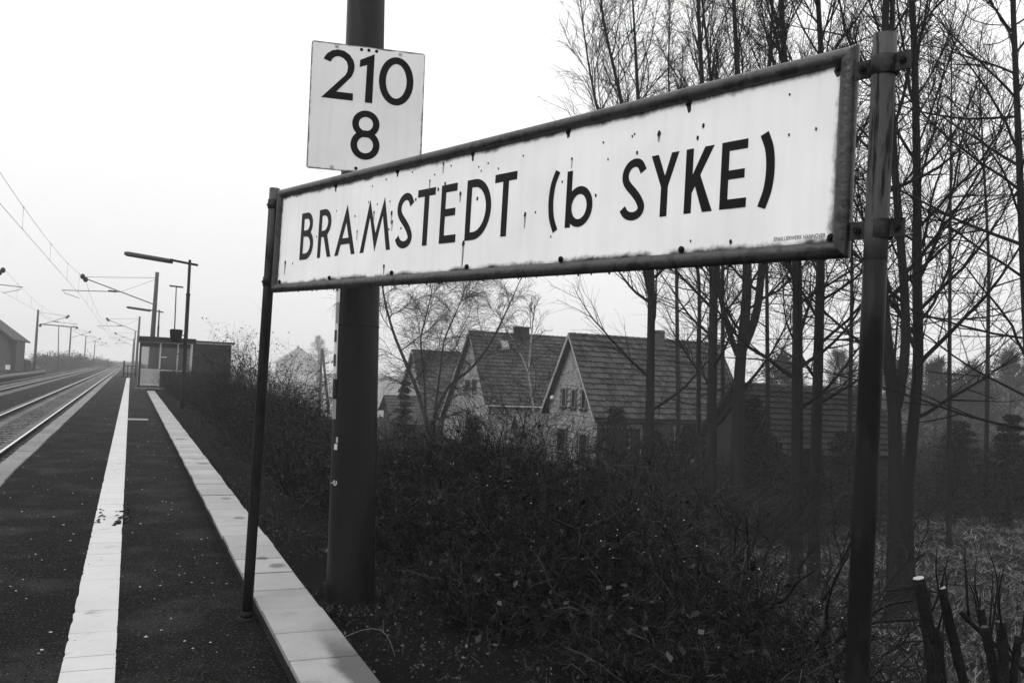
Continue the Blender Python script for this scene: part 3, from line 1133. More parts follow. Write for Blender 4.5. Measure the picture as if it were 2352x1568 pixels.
wp = part('warning_plate', wrapped(1.30, 2.60, 140, 201, .003), mat('plate_grey', .22, .5, .2, 6), mast, label='narrow warning plate wrapped round the pole')
part('plate_band', wrapped(2.12, 2.33, 140, 203, .005), M_warn, wp)
part('plate_band', wrapped(1.62, 1.97, 140, 199, .005), M_warn, wp)
part('plate_mark', wrapped(1.44, 1.58, 140, 202, .006), M_black, wp)
for z0 in (1.84, 1.67):
    part('plate_mark', wrapped(z0, z0 + .085, 160, 194, .0065), M_black, wp)
part('plate_mark', wrapped(2.20, 2.25, 160, 194, .0065), M_black, wp)

# number plate
Ko = np.array([1.0236, 5.9964, 3.0139])
Ka, Ku, Kn = frame_axes(-0.1698, 0.002, 0.0104)
KL, KH = 0.7856, 0.8842
km = thing('kilometre_plate', 'square white plate reading 210 over 8 bolted to the mast', 'number plate', tuple(Ko))
KM = Matrix(((Ka[0], -Kn[0], Ku[0], Ko[0]), (Ka[1], -Kn[1], Ku[1], Ko[1]), (Ka[2], -Kn[2], Ku[2], Ko[2]), (0, 0, 0, 1)))
rc = .018
outl = []
for cxx, cyy, a0 in ((KL - rc, rc, -90), (KL - rc, KH - rc, 0), (rc, KH - rc, 90), (rc, rc, 180)):
    outl += arc((cxx, cyy), rc, rc, a0, a0 + 90, 5)
pb_ = MB().prism([(q[0], q[1]) for q in outl], (0, 0, 0), (1, 0, 0), (0, 0, 1), (0, -1, 0), -.004, .004)
M_km = mat_panel('plate_enamel_grey', 0.68, KL, KH, 0.012, 0.05, 0.08)
ko = link('plate', pb_.mesh('plate'), M_km, km)
ko.matrix_parent_inverse = Matrix.Translation(tuple(-Ko))
ko.matrix_basis = KM
KON = Ko + Kn * .004


def sub_on_plate(name, b, m):
    o = link(name, b.mesh(name), m, ko)
    o.matrix_parent_inverse = KM.inverted()
    return o


two = [(.085, .765), (.092, .783), (.108, .806), (.140, .830), (.179, .841), (.222, .836), (.260, .813), (.287, .777), (.297, .741), (.294, .700), (.279, .662), (.181, .548), (.181, .546), (.293, .545), (.293, .494), (.078, .496), (.236, .668), (.248, .695), (.251, .730), (.241, .762), (.218, .784), (.190, .794), (.165, .790), (.146, .775), (.132, .749)]
digits = [
    [('p', two)],
    [('p', [(.376, .491), (.427, .491), (.431, .838), (.332, .786), (.331, .735), (.381, .756)])],
    [('b', arc((.588, .664), .0965, .147, 0, 354, 40), .0485, True)],
    [('b', arc((.390, .341), .0715, .0715, 0, 352, 34), .0455, True), ('b', arc((.390, .193), .0775, .080, 0, 352, 34), .0455, True)],
]
for sh in digits:
    sub_on_plate('numeral', glyph(sh, KON, Ka, Ku, Kn, 0.0012), M_black)
M_zinc = mat('zinc_bolt', 0.4, 0.4, 0.2, 20, metal=.6)
for q in ((.170, .863), (.609, .860), (.169, .022), (.61, .022)):
    c = KON + Ka * q[0] + Ku * q[1]
    sub_on_plate('bolt', MB().tube([c, c + Kn * .002], .014, 14).tube([c + Kn * .002, c + Kn * .009], [.008, .005], 8), M_zinc)
for q in ((.339, .860), (.390, .861), (.443, .860), (.334, .025)):
    c = KON + Ka * q[0] + Ku * q[1]
    sub_on_plate('bolt_hole', MB().tube([c, c + Kn * .001], .012, 12), M_black)
for v_ in (.18, .70):
    c = Ko + Ka * .39 + Ku * v_ - Kn * .03
    part('bracket', MB().obox(c, Ka * .22, Kn * .012, Ku * .02), M_rust, km)

# further masts
far_right = [(1.22, 62.0, 7.5, 'slim grey mast standing behind the glazed shelter'), (0.72, 125.0, 7.4, 'faint mast beyond the platform railing on the platform side'), (0.5, 190.0, 7.4, 'fog-veiled mast far down the line on the platform side'), (0.4, 252.0, 7.4, 'last barely visible mast on the platform side')]
far_left = [(-11.0, 62.0, 7.5, 'mast across the tracks whose bracket tip reaches in over the second track'), (-11.0, 124.0, 7.4, 'grey mast across the tracks just past the station building'), (-11.0, 190.0, 7.4, 'fading mast across the tracks beyond the station yard lamp'), (-11.0, 252.0, 7.4, 'very faint mast across the tracks far in the fog'), (-11., 316., 7.4, 'most distant ghostly mast across the tracks')]
for lst, ex, sd in ((far_right, -3.155, 1), (far_left, -7.52, -1)):
    for (x, y, h, lab) in lst:
        t = thing('catenary_mast', lab, 'mast', (x, y, -.6), 'overhead line masts')
        b = MB().tube([(x, y, -.6), (x + .02, y, h / 2), (x + .06 * (1 if sd > 0 else .3), y, h)], [.17, .15, .115], 12)
        part('pole', b, M_mastfar, t)
        cantilever(t, x, y, h, ex, sd)

# overhead wires: contact wire, sagging messenger and droppers, one set per track
ysm = {1: [6.14, 62, 125, 190, 252, 316], -1: [4, 62, 124, 190, 252, 316]}
for sd, ex, lab in ((1, -3.155, 'overhead wire pair above the platform track'), (-1, -7.52, 'overhead wire pair above the far track')):
    t = thing('overhead_line', lab, 'wire', (ex, 6, 5.4), 'overhead wires')
    c = MB()
    ms = MB()
    dp = MB()
    Y = ysm[sd]
    stag = lambda i: (.18 if i % 2 else -.18)
    for i, (y0, y1) in enumerate(zip(Y[:-1], Y[1:])):
        f_ = lambda q: ex + stag(i) + (stag(i + 1) - stag(i)) * q
        c.tube([(f_(q), y0 + (y1 - y0) * q, 5.40) for q in (0, .5, 1)], .0065, 5, False)
        mz = lambda q: 6.75 - 4 * .72 * q * (1 - q)
        ms.tube([(f_(q), y0 + (y1 - y0) * q, mz(q)) for q in np.linspace(0, 1, 13)], .006, 5, False)
        for q in np.linspace(.1, .9, 6):
            yy_ = y0 + (y1 - y0) * q
            dp.tube([(f_(q), yy_, 5.4), (f_(q), yy_, mz(q))], .004, 4, False)
            dp.ball((f_(q), yy_, mz(q)), .022, 5)
            dp.ball((f_(q), yy_, 5.41), .018, 5)
    part('contact_wire', c, M_wire, t)
    part('messenger_wire', ms, M_wire, t)
    part('droppers', dp, M_wire, t, kind='stuff')

# ================================================================== PLATFORM LAMPS
M_lamp = mat('lamp_post_dark', 0.012, 0.6, 0.25, 4)
M_tube = mat('lamp_tube_housing', 0.05, 0.35, 0.15, 4, spec=.5)


def lamp_post(y, xb, label, zt, speaker=None):
    t = thing('platform_lamp', label, 'lamp post', (xb, y, 0), 'platform lamps')
    part('pole', MB().tube([(xb, y, -.1), (xb, y, .9), (xb, y, .92), (xb - .02, y, 4.0), (xb - .02, y, 4.03), (xb - .03, y, zt)], [.085, .083, .07, .065, .052, .048], 12), M_lamp, t)
    part('collar', MB().tube([(xb - .02, y, 3.98), (xb - .02, y, 4.06)], .075, 12), M_lamp, t)
    part('arm', MB().tube([(xb + .25, y, zt - .16), (xb - .03, y, zt - .13), (xb - .62, y, zt - .06)], .042, 8), M_lamp, t)
    h = [(xb - .60, y, zt - .10), (xb - .70, y, zt - .10), (xb - 2.05, y, zt + .02), (xb - 2.15, y, zt + .04)]
    part('lamp_housing', MB().tube(h, [.055, .085, .085, .05], 12), M_tube, t)
    part('end_cap', MB().tube([(xb - .58, y, zt - .1), (xb - .68, y, zt - .095)], .088, 12), M_lamp, t)


lamp_post(32.6, 1.74, 'tall dark lamp post with long tube lamp and a square loudspeaker', 5.25)
lb = on_y(367, 712, 66.0)
lamp_post(66.0, float(lb[0]), 'thin platform lamp showing above the shelter roof beside the mast', 5.25)
sk = thing('loudspeaker', 'dark rounded loudspeaker box clamped to the lamp post', 'loudspeaker', (1.74, 32.6, 2.5))
part('bracket', MB().tube([(1.74, 32.6, 2.58), (1.44, 32.5, 2.58)], .02, 6), M_lamp, sk)
bx_ = [(-.19, .17), (-.16, .20), (.16, .20), (.19, .17), (.16, -.15), (.11, -.21), (-.11, -.21), (-.16, -.15)]
part('box', MB().prism([(1.40 + q[0] * 1.1, 2.56 + q[1] * 1.1) for q in bx_], (0, 32.55, 0), (1, 0, 0), (0, 0, 1), (0, -1, 0), -.14, .14), mat('speaker_black', .005, .6, .2, 6), sk)
# T-shaped lamp beyond the shelter
tb, tt = on_y(403, 765, 74.0), on_y(405, 658, 74.0)
tl = thing('yard_lamp', 'thin T-topped yard lamp behind the shelter roof', 'lamp post', (float(tb[0]), 74.0, 0))
part('pole', MB().tube([(tb[0], 74, -.1), (tt[0], 74, tt[2])], [.06, .04], 8), M_lamp, tl)
part('lamp_head', MB().obox((tt[0], 74, tt[2]), (.52, 0, -.02), (0, .09, 0), (0, 0, .055)), M_lamp, tl)
tb, tt = on_y(133, 850, 150.), on_y(135, 748, 150.)
tl = thing('yard_lamp', 'tall faint T-topped lamp across the tracks in the fog', 'lamp post', (float(tb[0]), 150., -.6))
part('pole', MB().tube([(tb[0], 150, -.6), (tt[0], 150, tt[2])], [.09, .06], 8), M_mastfar, tl)
part('lamp_head', MB().obox((tt[0], 150, tt[2]), (2.6, 0, -.1), (0, .12, 0), (0, 0, .08)), M_mastfar, tl)
for s_ in (-1, 1):
    part('lamp_bulb', MB().ball((tt[0] + 2.5 * s_, 150, tt[2] - .15), .2, 8), M_ins, tl)

# ================================================================== SHELTER, BUILDING, RAILING
M_fascia = mat('fascia_dark', 0.010, 0.6, 0.2, 3)
M_alu = mat('aluminium_frame', 0.38, 0.45, 0.15, 4)
M_ltpanel = mat('pale_panel', 0.30, 0.5, 0.12, 3)
M_darkpanel = mat('dark_panel', 0.012, 0.6, 0.3, 3)
M_glass = bpy.data.materials.new('shelter_glass')
M_glass.use_nodes = True
_b = M_glass.node_tree.nodes['Principled BSDF']
_b.inputs['Base Color'].default_value = (.10, .10, .10, 1)
_b.inputs['Roughness'].default_value = .12
_b.inputs['Alpha'].default_value = .42
_b.inputs['Specular IOR Level'].default_value = .5
sh = thing('waiting_shelter', 'glazed platform shelter with dark flat roof and pale lower panel', 'shelter', (1.9, 55.5, 0))
X0, X1, Y0, Y1 = 0.45, 3.25, 54.6, 57.4
part('plinth', MB().box(X0 - .12, X1, Y0 - .1, Y1, -.1, .16), M_darkpanel, sh)
part('step', MB().box(X0 - .18, X0 + 1.75, Y0 - .32, Y0 - .1, -.1, .11), M_edge, sh)
part('roof', MB().box(X0 - .08, X1 + .22, Y0 - .25, Y1 + .3, 2.75, 3.04), M_fascia, sh)
part('roof_trim', MB().box(X0 - .02, X1 + .1, Y0 - .14, Y1, 2.70, 2.745), M_alu, sh)
cols = [(X0, .10, M_darkpanel), (X0 + 1.06, .09, M_alu), (X0 + 2.02, .07, M_alu), (X1 - .07, .07, M_alu)]
for x, wd, m in cols:
    part('upright', MB().box(x, x + wd, Y0 - .08, Y0, .16, 2.70), m, sh)
for y in (Y0 + 1.3, Y1 - .1):
    part('upright', MB().box(X0, X0 + .08, y, y + .08, .16, 2.70), M_alu, sh)
    part('upright', MB().box(X1 - .08, X1, y, y + .08, .16, 2.70), M_alu, sh)
part('rail', MB().box(X0 + .1, X1 - .07, Y0 - .06, Y0 - .012, 1.08, 1.17), M_alu, sh)
part('rail', MB().box(X0 + .1, X1 - .07, Y0 - .06, Y0 - .012, 2.45, 2.50), M_darkpanel, sh)
part('rail', MB().box(X0 + .1, X0 + 1.06, Y0 - .06, Y0 - .012, .22, .30), M_alu, sh)
part('lower_panel', MB().box(X0 + .1, X0 + 1.06, Y0 - .05, Y0 - .02, .30, 1.08), M_ltpanel, sh, label='pale sheet panel under the window')
part('lower_panel', MB().box(X0 + 1.15, X1 - .07, Y0 - .05, Y0 - .02, .16, 1.08), M_darkpanel, sh)
for xa, xb in ((X0 + .1, X0 + 1.06), (X0 + 1.15, X0 + 2.02), (X0 + 2.09, X1 - .07)):
    part('pane', MB().box(xa, xb, Y0 - .036, Y0 - .030, 1.17, 2.45), M_glass, sh)
    part('transom_panel', MB().box(xa, xb, Y0 - .05, Y0 - .02, 2.50, 2.70), M_darkpanel, sh)
part('back_wall', MB().box(X0 + .8, X1 - .09, Y1 - .08, Y1 - .02, .16, 2.70), M_darkpanel, sh)
part('pane', MB().box(X0 + .03, X0 + .036, Y0 + .02, Y1 - .1, .3, 2.45), M_glass, sh)
part('bench', MB().box(X0 + 1.2, X1 - .15, Y1 - .6, Y1 - .1, .50, .56), M_darkpanel, sh)
part('notice', MB().box(X0 + 1.17, X0 + 1.47, Y0 - .046, Y0 - .038, 1.86, 1.91), M_warn, sh)

bl = thing('platform_building', 'low flat-roofed dark brick building beside the shelter', 'building', (5.0, 61., 0))
M_dbrick = mat('dark_brick', 0.022, 0.9, 0.25, 14)
wt = on_y(480, 787, 59.0)
bh = float(wt[2])
xl, xr = float(on_y(418, 830, 59.)[0]), float(on_y(530, 830, 59.)[0])
part('wall', MB().box(xl, xr, 59, 66, -.2, bh), M_dbrick, bl)
part('roof', MB().box(xl - .15, xr + .2, 58.8, 66.2, bh, bh + .09), M_fascia, bl)
xj0, xj1 = float(on_y(429, 830, 59.)[0]), float(on_y(441, 830, 59.)[0])
dj = part('door', MB().box(xj0, xj1, 58.93, 58.996, .0, bh - .12), mat('pale_door', .55, .5, .1, 3), bl, label='narrow pale door panel in the brick wall')
part('window', MB().box(xr - 1.6, xr - .6, 58.94, 58.996, bh - .75, bh - .35), M_darkpanel, bl)
part('fascia_board', MB().box(xl - .1, xr + .15, 58.86, 58.92, bh - .1, bh - .004), M_alu, bl)

fn = thing('platform_railing', 'tubular metal railing closing the far end of the platform', 'railing', (0.3, 86, 0))
fx0, fx1 = float(on_y(284, 850, 86.)[0]), float(on_y(330, 850, 86.)[0])
for i in range(6):
    x = fx0 + (fx1 - fx0) * i / 5
    part('post', MB().tube([(x, 86, -.1), (x, 86, 1.55 if i == 0 else 1.15)], .07 if i == 0 else .035, 8), M_lamp, fn)
for z in (.35, 1.1):
    part('rail', MB().tube([(fx0, 86, z), (fx1, 86, z)], .03, 6), M_lamp, fn)

# ---- station building across the tracks
sb_ = thing('station_building', 'dim gabled station building across the tracks with a small wing', 'building', (-17, 104, -.1))
M_stn = mat('station_brick', 0.07, 0.9, 0.25, 6)  # station brick and roof lightened: mist over the building painted into their colour
M_stnroof = mat('station_roof', 0.055, 0.8, 0.25, 3)
ev = on_y(24, 776, 101.)
xe, ze = float(ev[0]), float(ev[2])
xrid, zrid = xe - 5.2, ze + 3.9
b = MB()
b.add([(xe - 10.2, 101, -.1), (xe - .2, 101, -.1), (xe - .2, 101, ze), (xrid, 101, zrid - .1), (xe - 10.2, 101, ze)] + [(xe - 10.2, 116, -.1), (xe - .2, 116, -.1), (xe - .2, 116, ze), (xrid, 116, zrid - .1), (xe - 10.2, 116, ze)],
      [(0, 1, 2, 3, 4), (9, 8, 7, 6, 5), (1, 6, 7, 2), (0, 4, 9, 5)])
part('wall', b, M_stn, sb_)
b = MB()
for s_ in (-1, 1):
    p0, p1 = np.array([xrid, 100.6, zrid]), np.array([xrid + s_ * 5.5, 100.6, ze - .25])
    n_ = np.array([s_ * .6, 0, .8]) * .15
    d_ = np.array([0, 15.8, 0])
    b.add([p0, p1, p1 + d_, p0 + d_, p0 + n_, p1 + n_, p1 + d_ + n_, p0 + d_ + n_], [(0, 1, 2, 3), (7, 6, 5, 4), (0, 4, 5, 1), (1, 5, 6, 2), (2, 6, 7, 3), (3, 7, 4, 0)])
part('roof', b, M_stnroof, sb_)
wg = on_y(39, 780, 104.)
part('wing', MB().box(xe - .25, float(wg[0]), 104, 112, -.1, float(wg[2])), M_stn, sb_)
for xw in (-3.2, -6.4):
    wn = part('window', MB().box(xe + xw, xe + xw + 1.0, 100.93, 100.997, 1.4, 2.9), M_darkpanel, sb_)
    part('frame', MB().box(xe + xw + .46, xe + xw + .54, 100.9, 100.928, 1.4, 2.9), M_alu, wn)
s0, s1 = on_y(12, 848, 96.), on_y(24, 838, 96.)
sg = thing('white_board', 'small white board before the station building', 'sign', (float(s0[0]), 96, -.1))
part('board', MB().box(float(s0[0]), float(s1[0]), 95.97, 96, float(s0[2]), float(s1[2])), M_warn, sg)
part('post', MB().tube([(float(s0[0] + s1[0]) / 2, 96.04, -.1), (float(s0[0] + s1[0]) / 2, 96.04, float(s1[2]))], .03, 6), M_lamp, sg)
# timber fence beside it
fn = thing('yard_fence', 'dark board fence beside the station wing', 'fence', (-10.6, 110, -.1))
fa, fb = on_y(40, 850, 112.), on_y(70, 850, 112.)
nbd = 12
for i in range(nbd):
    x = float(fa[0] + (fb[0] - fa[0]) * i / nbd)
    part('board', MB().box(x, x + float(fb[0] - fa[0]) / nbd * .9, 112, 112.04, -.2, 1.35 - .03 * i), M_stn, fn)
part('rail', MB().box(float(fa[0]), float(fb[0]), 112.045, 112.1, .9, 1.0), M_stn, fn)


# ================================================================== HOUSES BELOW THE EMBANKMENT
def on_x(x, y, X):
    v = ray(x, y)
    return CAM + v * (X / v[0])


M_tile = mat_island('clay_pantile', 0.036, 0.45, 0.7, 0.3)
M_under = mat('roof_underlay', 0.008, 0.9, 0.2, 3)
M_brickpiece = mat_island('pale_brick', 0.22, 0.35, 0.85)
M_mortar = mat('mortar', 0.05, 0.95, 0.2, 20)
M_plaster = mat('rough_plaster', 0.27, 0.95, 0.25, 1.2, 0.4, 20, dirt=(.08, .55, .2, .6))
M_barge = mat('barge_board_white', 0.26, 0.6, 0.1, 3)
M_win = mat('window_dark', 0.010, 0.12, 0.1, 2, spec=.5)
M_winf = mat('window_frame_white', 0.20, 0.6, 0.1, 3)
M_curt = mat('curtain', 0.32, 0.9, 0.1, 10)


def tile_mesh(wt, lt, e, s, n, name):
    hs = [(0, .0), (.22, .028), (.42, .022), (.62, -.006), (.85, -.012), (1.02, .006)]
    V = []
    for t_, extra in ((0.0, -.012), (lt * 1.10, .072), (lt * 1.10, .0)):
        for q, h in hs:
            V.append(e * (q * wt) + s * t_ + n * (h + extra))
    Fc = []
    m = len(hs)
    for i in range(m - 1):
        Fc.append((i, i + m, i + m + 1, i + 1))
        Fc.append((i + m, i + 2 * m, i + 2 * m + 1, i + m + 1))
    b = MB().add(V, Fc)
    me = b.mesh(name)
    me.materials.append(M_tile)
    return me, np.array(b.v), b.f


M_tile_old = mat_island('old_dark_tile', 0.017, 0.4, 0.8, 0.2)


def house(name, label, X0, Yc, zr, length, half_f, drop_f, half_b, drop_b, zg, tile_w, tile_l, wall_mat, n_single, barge, bricks=False, holes=()):
    h = thing(name, label, 'house', (X0, Yc - half_f, zg))
    X1 = X0 + length
    ov = 0.35
    sf = np.array([0, -half_f, -drop_f])
    Lf = np.linalg.norm(sf)
    sf = sf / Lf
    nf = np.array([0, -drop_f, half_f]) / Lf
    sbk = np.array([0, half_b, -drop_b])
    Lb = np.linalg.norm(sbk)
    sbk /= Lb
    nb_ = np.array([0, drop_b, half_b]) / Lb
    # walls
    wi = 0.35
    zf, zb = zr - drop_f, zr - drop_b
    Yf, Yb = Yc - half_f + wi, Yc + half_b - wi
    zwf, zwb = zf + wi * drop_f / half_f - .08, zb + wi * drop_b / half_b - .08
    pr = [(Yf, zg), (Yf, zwf), (Yc, zr - .10), (Yb, zwb), (Yb, zg)]
    V = [(X0 + .25, q[0], q[1]) for q in pr] + [(X1 - .25, q[0], q[1]) for q in pr]
    wall = part('wall', MB().add(V, [(0, 1, 2, 3, 4), (9, 8, 7, 6, 5), (0, 5, 6, 1), (4, 3, 8, 9)]), M_mortar if bricks else wall_mat, h)
    if bricks:
        bw_, bh_ = .24, .071
        bb, k_ = MB(), 0
        c_h = .083
        z = zg + .05
        row = 0
        allb = []
        while z < zr - .3:
            # gable width at this height
            y0 = Yf if z < zwf else Yf + (z - zwf) / (zr - .1 - zwf) * (Yc - Yf)
            y1 = Yb if z < zwb else Yb - (z - zwb) / (zr - .1 - zwb) * (Yb - Yc)
            y = y0 + .02 - (.125 if row % 2 else 0)
            while y < y1 - .02:
                a_, b_ = max(y, y0 + .01), min(y + bw_, y1 - .01)
                if b_ - a_ > .05 and not any(hy0 < b_ and hy1 > a_ and hz0 < z + bh_ and hz1 > z for hy0, hy1, hz0, hz1 in holes):
                    allb.append((a_, b_, z))
                y += .25
            z += c_h
            row += 1
        me_b = MB().box(-.006, .004, 0, bw_, 0, bh_).mesh('brick')
        me_b.materials.append(M_brickpiece)
        allb.sort(key=lambda q: -q[2] if q[2] < 1.0 else 100)
        nsing = 0
        for a_, b_, z in allb:
            if nsing < 300 and z > -1.6 and b_ - a_ > .235:
                o_ = link('brick', me_b, None, wall, np.array([X0 + .25 - .004, a_, z]) - base_of(wall))
                nsing += 1
            else:
                bb.box(X0 + .25 - .010, X0 + .25 - .0005, a_, b_, z, z + bh_)
        part('brickwork', bb, M_brickpiece, wall, kind='stuff')
    # roof
    ridge = np.array([X0 - ov + .25, Yc, zr])
    ln_ = length + 2 * ov - .5
    b = MB()
    for s_, n_, L_ in ((sf, nf, Lf), (sbk, nb_, Lb)):
        p0 = ridge - n_ * .10
        ex_ = np.array([ln_, 0, 0])
        dn = n_ * .07
        q0, q1 = p0, p0 + s_ * L_
        b.add([q0, q1, q1 + ex_, q0 + ex_, q0 + dn, q1 + dn, q1 + ex_ + dn, q0 + ex_ + dn], [(0, 1, 2, 3), (7, 6, 5, 4), (0, 4, 5, 1), (1, 5, 6, 2), (2, 6, 7, 3), (3, 7, 4, 0)])
    roof = part('roof', b, M_under, h)
    ex1 = np.array([1., 0, 0])
    tm_ = M_tile_old if name == 'tiled_outbuilding' else M_tile
    me, TV, TF = tile_mesh(tile_w, tile_l, ex1, sf, nf, 'roof_tile')
    rows, colsn = int(Lf / tile_l), int(ln_ / tile_w)
    rest = MB()
    n_ = 0
    org = base_of(roof)
    for c_ in range(colsn):
        for r_ in range(rows):
            p = ridge + ex1 * (c_ * tile_w) + sf * (r_ * tile_l + .05) + nf * rs.uniform(-.012, .012) + sf * rs.uniform(-.01, .014)
            if n_ < n_single:
                link('roof_tile', me, None, roof, p - org)
                n_ += 1
            else:
                rest.add(TV + p, TF)
    if rest.v:
        part('roof_tiles', rest, tm_, roof, kind='stuff')
    # back slope tiles joined, ridge caps single
    _, TV, TF = tile_mesh(tile_w, tile_l, -ex1, sbk, nb_, 'roof_tile_back')
    bk = MB()
    for c_ in range(colsn):
        for r_ in range(int(Lb / tile_l)):
            bk.add(TV + ridge + ex1 * ((c_ + 1) * tile_w) + sbk * (r_ * tile_l + .05), TF)
    part('back_tiles', bk, M_tile, roof, kind='stuff')
    nc = int(ln_ / .36)
    cap = MB()
    for i in range(7):
        pass
    capm = MB().tube([(0, 0, 0), (.19, 0, .006), (.385, 0, .012)], [.10, .10, .115], 10).mesh('ridge_tile')
    capm.materials.append(M_tile)
    for i in range(nc):
        link('ridge_tile', capm, None, roof, ridge + ex1 * (i * .36) + np.array([0, 0, -.045]) - org)
    # barge boards on the gable
    for s_, n_, L_ in ((sf, nf, Lf), (sbk, nb_, Lb)):
        c = ridge + s_ * (L_ / 2) - n_ * .06 + np.array([-.02, 0, 0])
        part('barge_board', MB().obox(c, s_ * (L_ / 2 - .005), n_ * (.075 if s_ is sbk else .035), (.018, 0, 0)), barge, h)
    # gutter at the front eave
    e0 = ridge + sf * Lf - nf * .02
    part('gutter', MB().tube([e0, e0 + ex1 * ln_], .055, 8), M_alu if name == 'plaster_house' else M_under, h)
    return h, roof, wall


def gable_window(h, X, rect_px, sill=True, lintel=False, mull=0):
    (x0, y0, x1, y1) = rect_px
    p, q = on_x(x0, y1, X), on_x(x1, y0, X)
    ya, yb = sorted((p[1], q[1]))
    za, zb = sorted((p[2], q[2]))
    wn = part('window', MB().box(X - .035, X - .006, ya, yb, za, zb), M_win, h)
    fr = MB()
    t_ = .035
    fr.box(X - .05, X - .036, ya, yb, za, za + t_).box(X - .05, X - .036, ya, yb, zb - t_, zb)
    fr.box(X - .051, X - .0365, ya, ya + t_, za, zb).box(X - .051, X - .0365, yb - t_, yb, za, zb)
    if mull:
        fr.box(X - .0515, X - .0362, (ya + yb) / 2 - .03, (ya + yb) / 2 + .03, za, zb)
    part('frame', fr, M_winf, wn)
    if sill:
        part('sill', MB().box(X - .14, X - .012, ya - .08, yb + .08, za - .10, za - .005), M_winf if not lintel else mat('dark_sill', .03, .8, .2, 4), wn)
    if lintel:
        part('lintel', MB().box(X - .03, X - .004, ya - .1, yb + .1, zb + .01, zb + .16), M_winf, wn)
    return (ya, yb, za, zb)


ZG = -3.0
# brick house
pk = at_depth(1310, 766, 46.0)
X2, Yc2, zr2 = float(pk[0]), float(pk[1]), float(pk[2])
gx = X2 + .25
wins2 = [(1290.8, 891, 1301.7, 933), (1312.7, 894, 1323.7, 935), (1336, 895, 1347.6, 938), (1279, 985, 1301, 1035), (1329, 998, 1350, 1060)]
holes = []
for (x0, y0, x1, y1) in wins2:
    p, q = on_x(x0, y1, gx), on_x(x1, y0, gx)
    holes.append((min(p[1], q[1]) - .1, max(p[1], q[1]) + .1, min(p[2], q[2]) - .1, max(p[2], q[2]) + .17))
len2 = float(on_y(1640, 775, Yc2)[0]) - X2
h2, roof2, wall2 = house('brick_house', 'gabled brick house with coarse dark pantile roof behind the bare trees', X2, Yc2, zr2, len2 + .3, 3.2, 4.40, 3.05, 4.30, ZG, .31, .345, M_mortar, 300, M_barge, True, holes)
for i, rc_ in enumerate(wins2):
    gable_window(h2, gx, rc_, i < 4, True)
lp2 = on_x(1273, 913, gx)
part('wall_lamp', MB().ball((gx - .12, lp2[1], lp2[2]), .13, 10), mat('lamp_globe', .6, .4, .05, 3), h2)
part('downpipe', MB().tube([(gx + 3.2, Yc2 - 2.9, ZG), (gx + 3.2, Yc2 - 2.9, zr2 - 4.4)], .05, 8), M_winf, h2)
for xw in (1.2, 4.6):
    y_ = Yc2 - 2.852
    wn = part('window', MB().box(gx + xw, gx + xw + 1.3, y_ - .04, y_ - .005, -1.9, -.75), M_win, h2)
    part('frame', MB().box(gx + xw - .06, gx + xw, y_ - .06, y_ - .01, -1.95, -.7).box(gx + xw + 1.3, gx + xw + 1.36, y_ - .06, y_ - .01, -1.95, -.7).box(gx + xw + .62, gx + xw + .68, y_ - .06, y_ - .042, -1.9, -.75), M_winf, wn)
    part('lintel', MB().box(gx + xw - .12, gx + xw + 1.42, y_ - .05, y_ - .008, -.68, -.5), M_winf, wn)
part('chimney', MB().box(X2 + 5.1, X2 + 5.7, Yc2 - .3, Yc2 + .3, zr2 - .4, zr2 + .5), M_stn, roof2)

# plaster house
pk = at_depth(1080, 760, 60.0)
X1_, Yc1, zr1 = float(pk[0]), float(pk[1]), float(pk[2])
h1, roof1, wall1 = house('plaster_house', 'rough plastered house with steep tiled roof and square chimney', X1_, Yc1, zr1, 9.6, 3.65, 4.95, 5.6, 6.6, ZG, .30, .315, M_plaster, 300, M_barge)
g1 = X1_ + .25
gable_window(h1, g1, (1068, 871, 1080, 898))
gable_window(h1, g1, (1084, 871, 1096, 899))
gable_window(h1, g1, (1071, 945, 1078, 968), False)
c0, c1 = on_y(1185, 752, Yc1), on_y(1210, 775, Yc1)
part('chimney', MB().box(c0[0], c1[0], Yc1 - .4, Yc1 + .4, zr1 - .5, c0[2]).box(c0[0] - .05, c1[0] + .05, Yc1 - .45, Yc1 + .45, c0[2], c0[2] + .07), M_dbrick, roof1)
sk_ = on_y(1160, 790, Yc1 - .8)
sfv = np.array([0, -3.65, -4.95]) / np.hypot(3.65, 4.95)
nfv = np.array([0, -4.95, 3.65]) / np.hypot(3.65, 4.95)
cc = np.array([on_y(1162, 788, Yc1 - .85)[0], Yc1, zr1]) + sfv * 1.1 + nfv * .05
part('skylight', MB().obox(cc, (.28, 0, 0), sfv * .36, nfv * .04), mat('skylight_glass', .25, .2, .1, 3), roof1)
yw = Yc1 - 3.30
wa, wb = on_y(1166, 985, yw), on_y(1197, 947, yw)
part('downpipe', MB().tube([(g1 + .05, yw - .1, ZG), (g1 + .05, yw - .1, zr1 - 4.75), (g1 + .35, yw - .25, zr1 - 4.62)], .05, 8), M_winf, h1)
wn = part('window', MB().box(wa[0], wb[0], yw - .03, yw - .004, wa[2], wb[2]), M_win, h1)
part('sill', MB().box(wa[0] - .1, wb[0] + .1, yw - .12, yw - .006, wa[2] - .12, wa[2] - .01), M_winf, wn)
xm, hz = (wa[0] + wb[0]) / 2, wb[2] - wa[2]
part('curtain', MB().prism([(wa[0], wa[2]), (wa[0] + .16, wa[2]), (xm, wb[2] - .05 * hz), (wa[0], wb[2])], (0, yw - .034, 0), (1, 0, 0), (0, 0, 1), (0, -1, 0), 0, .006)
     .prism([(wb[0] - .16, wa[2]), (wb[0], wa[2]), (wb[0], wb[2]), (xm, wb[2] - .05 * hz)], (0, yw - .034, 0), (1, 0, 0), (0, 0, 1), (0, -1, 0), 0, .006), M_curt, wn)

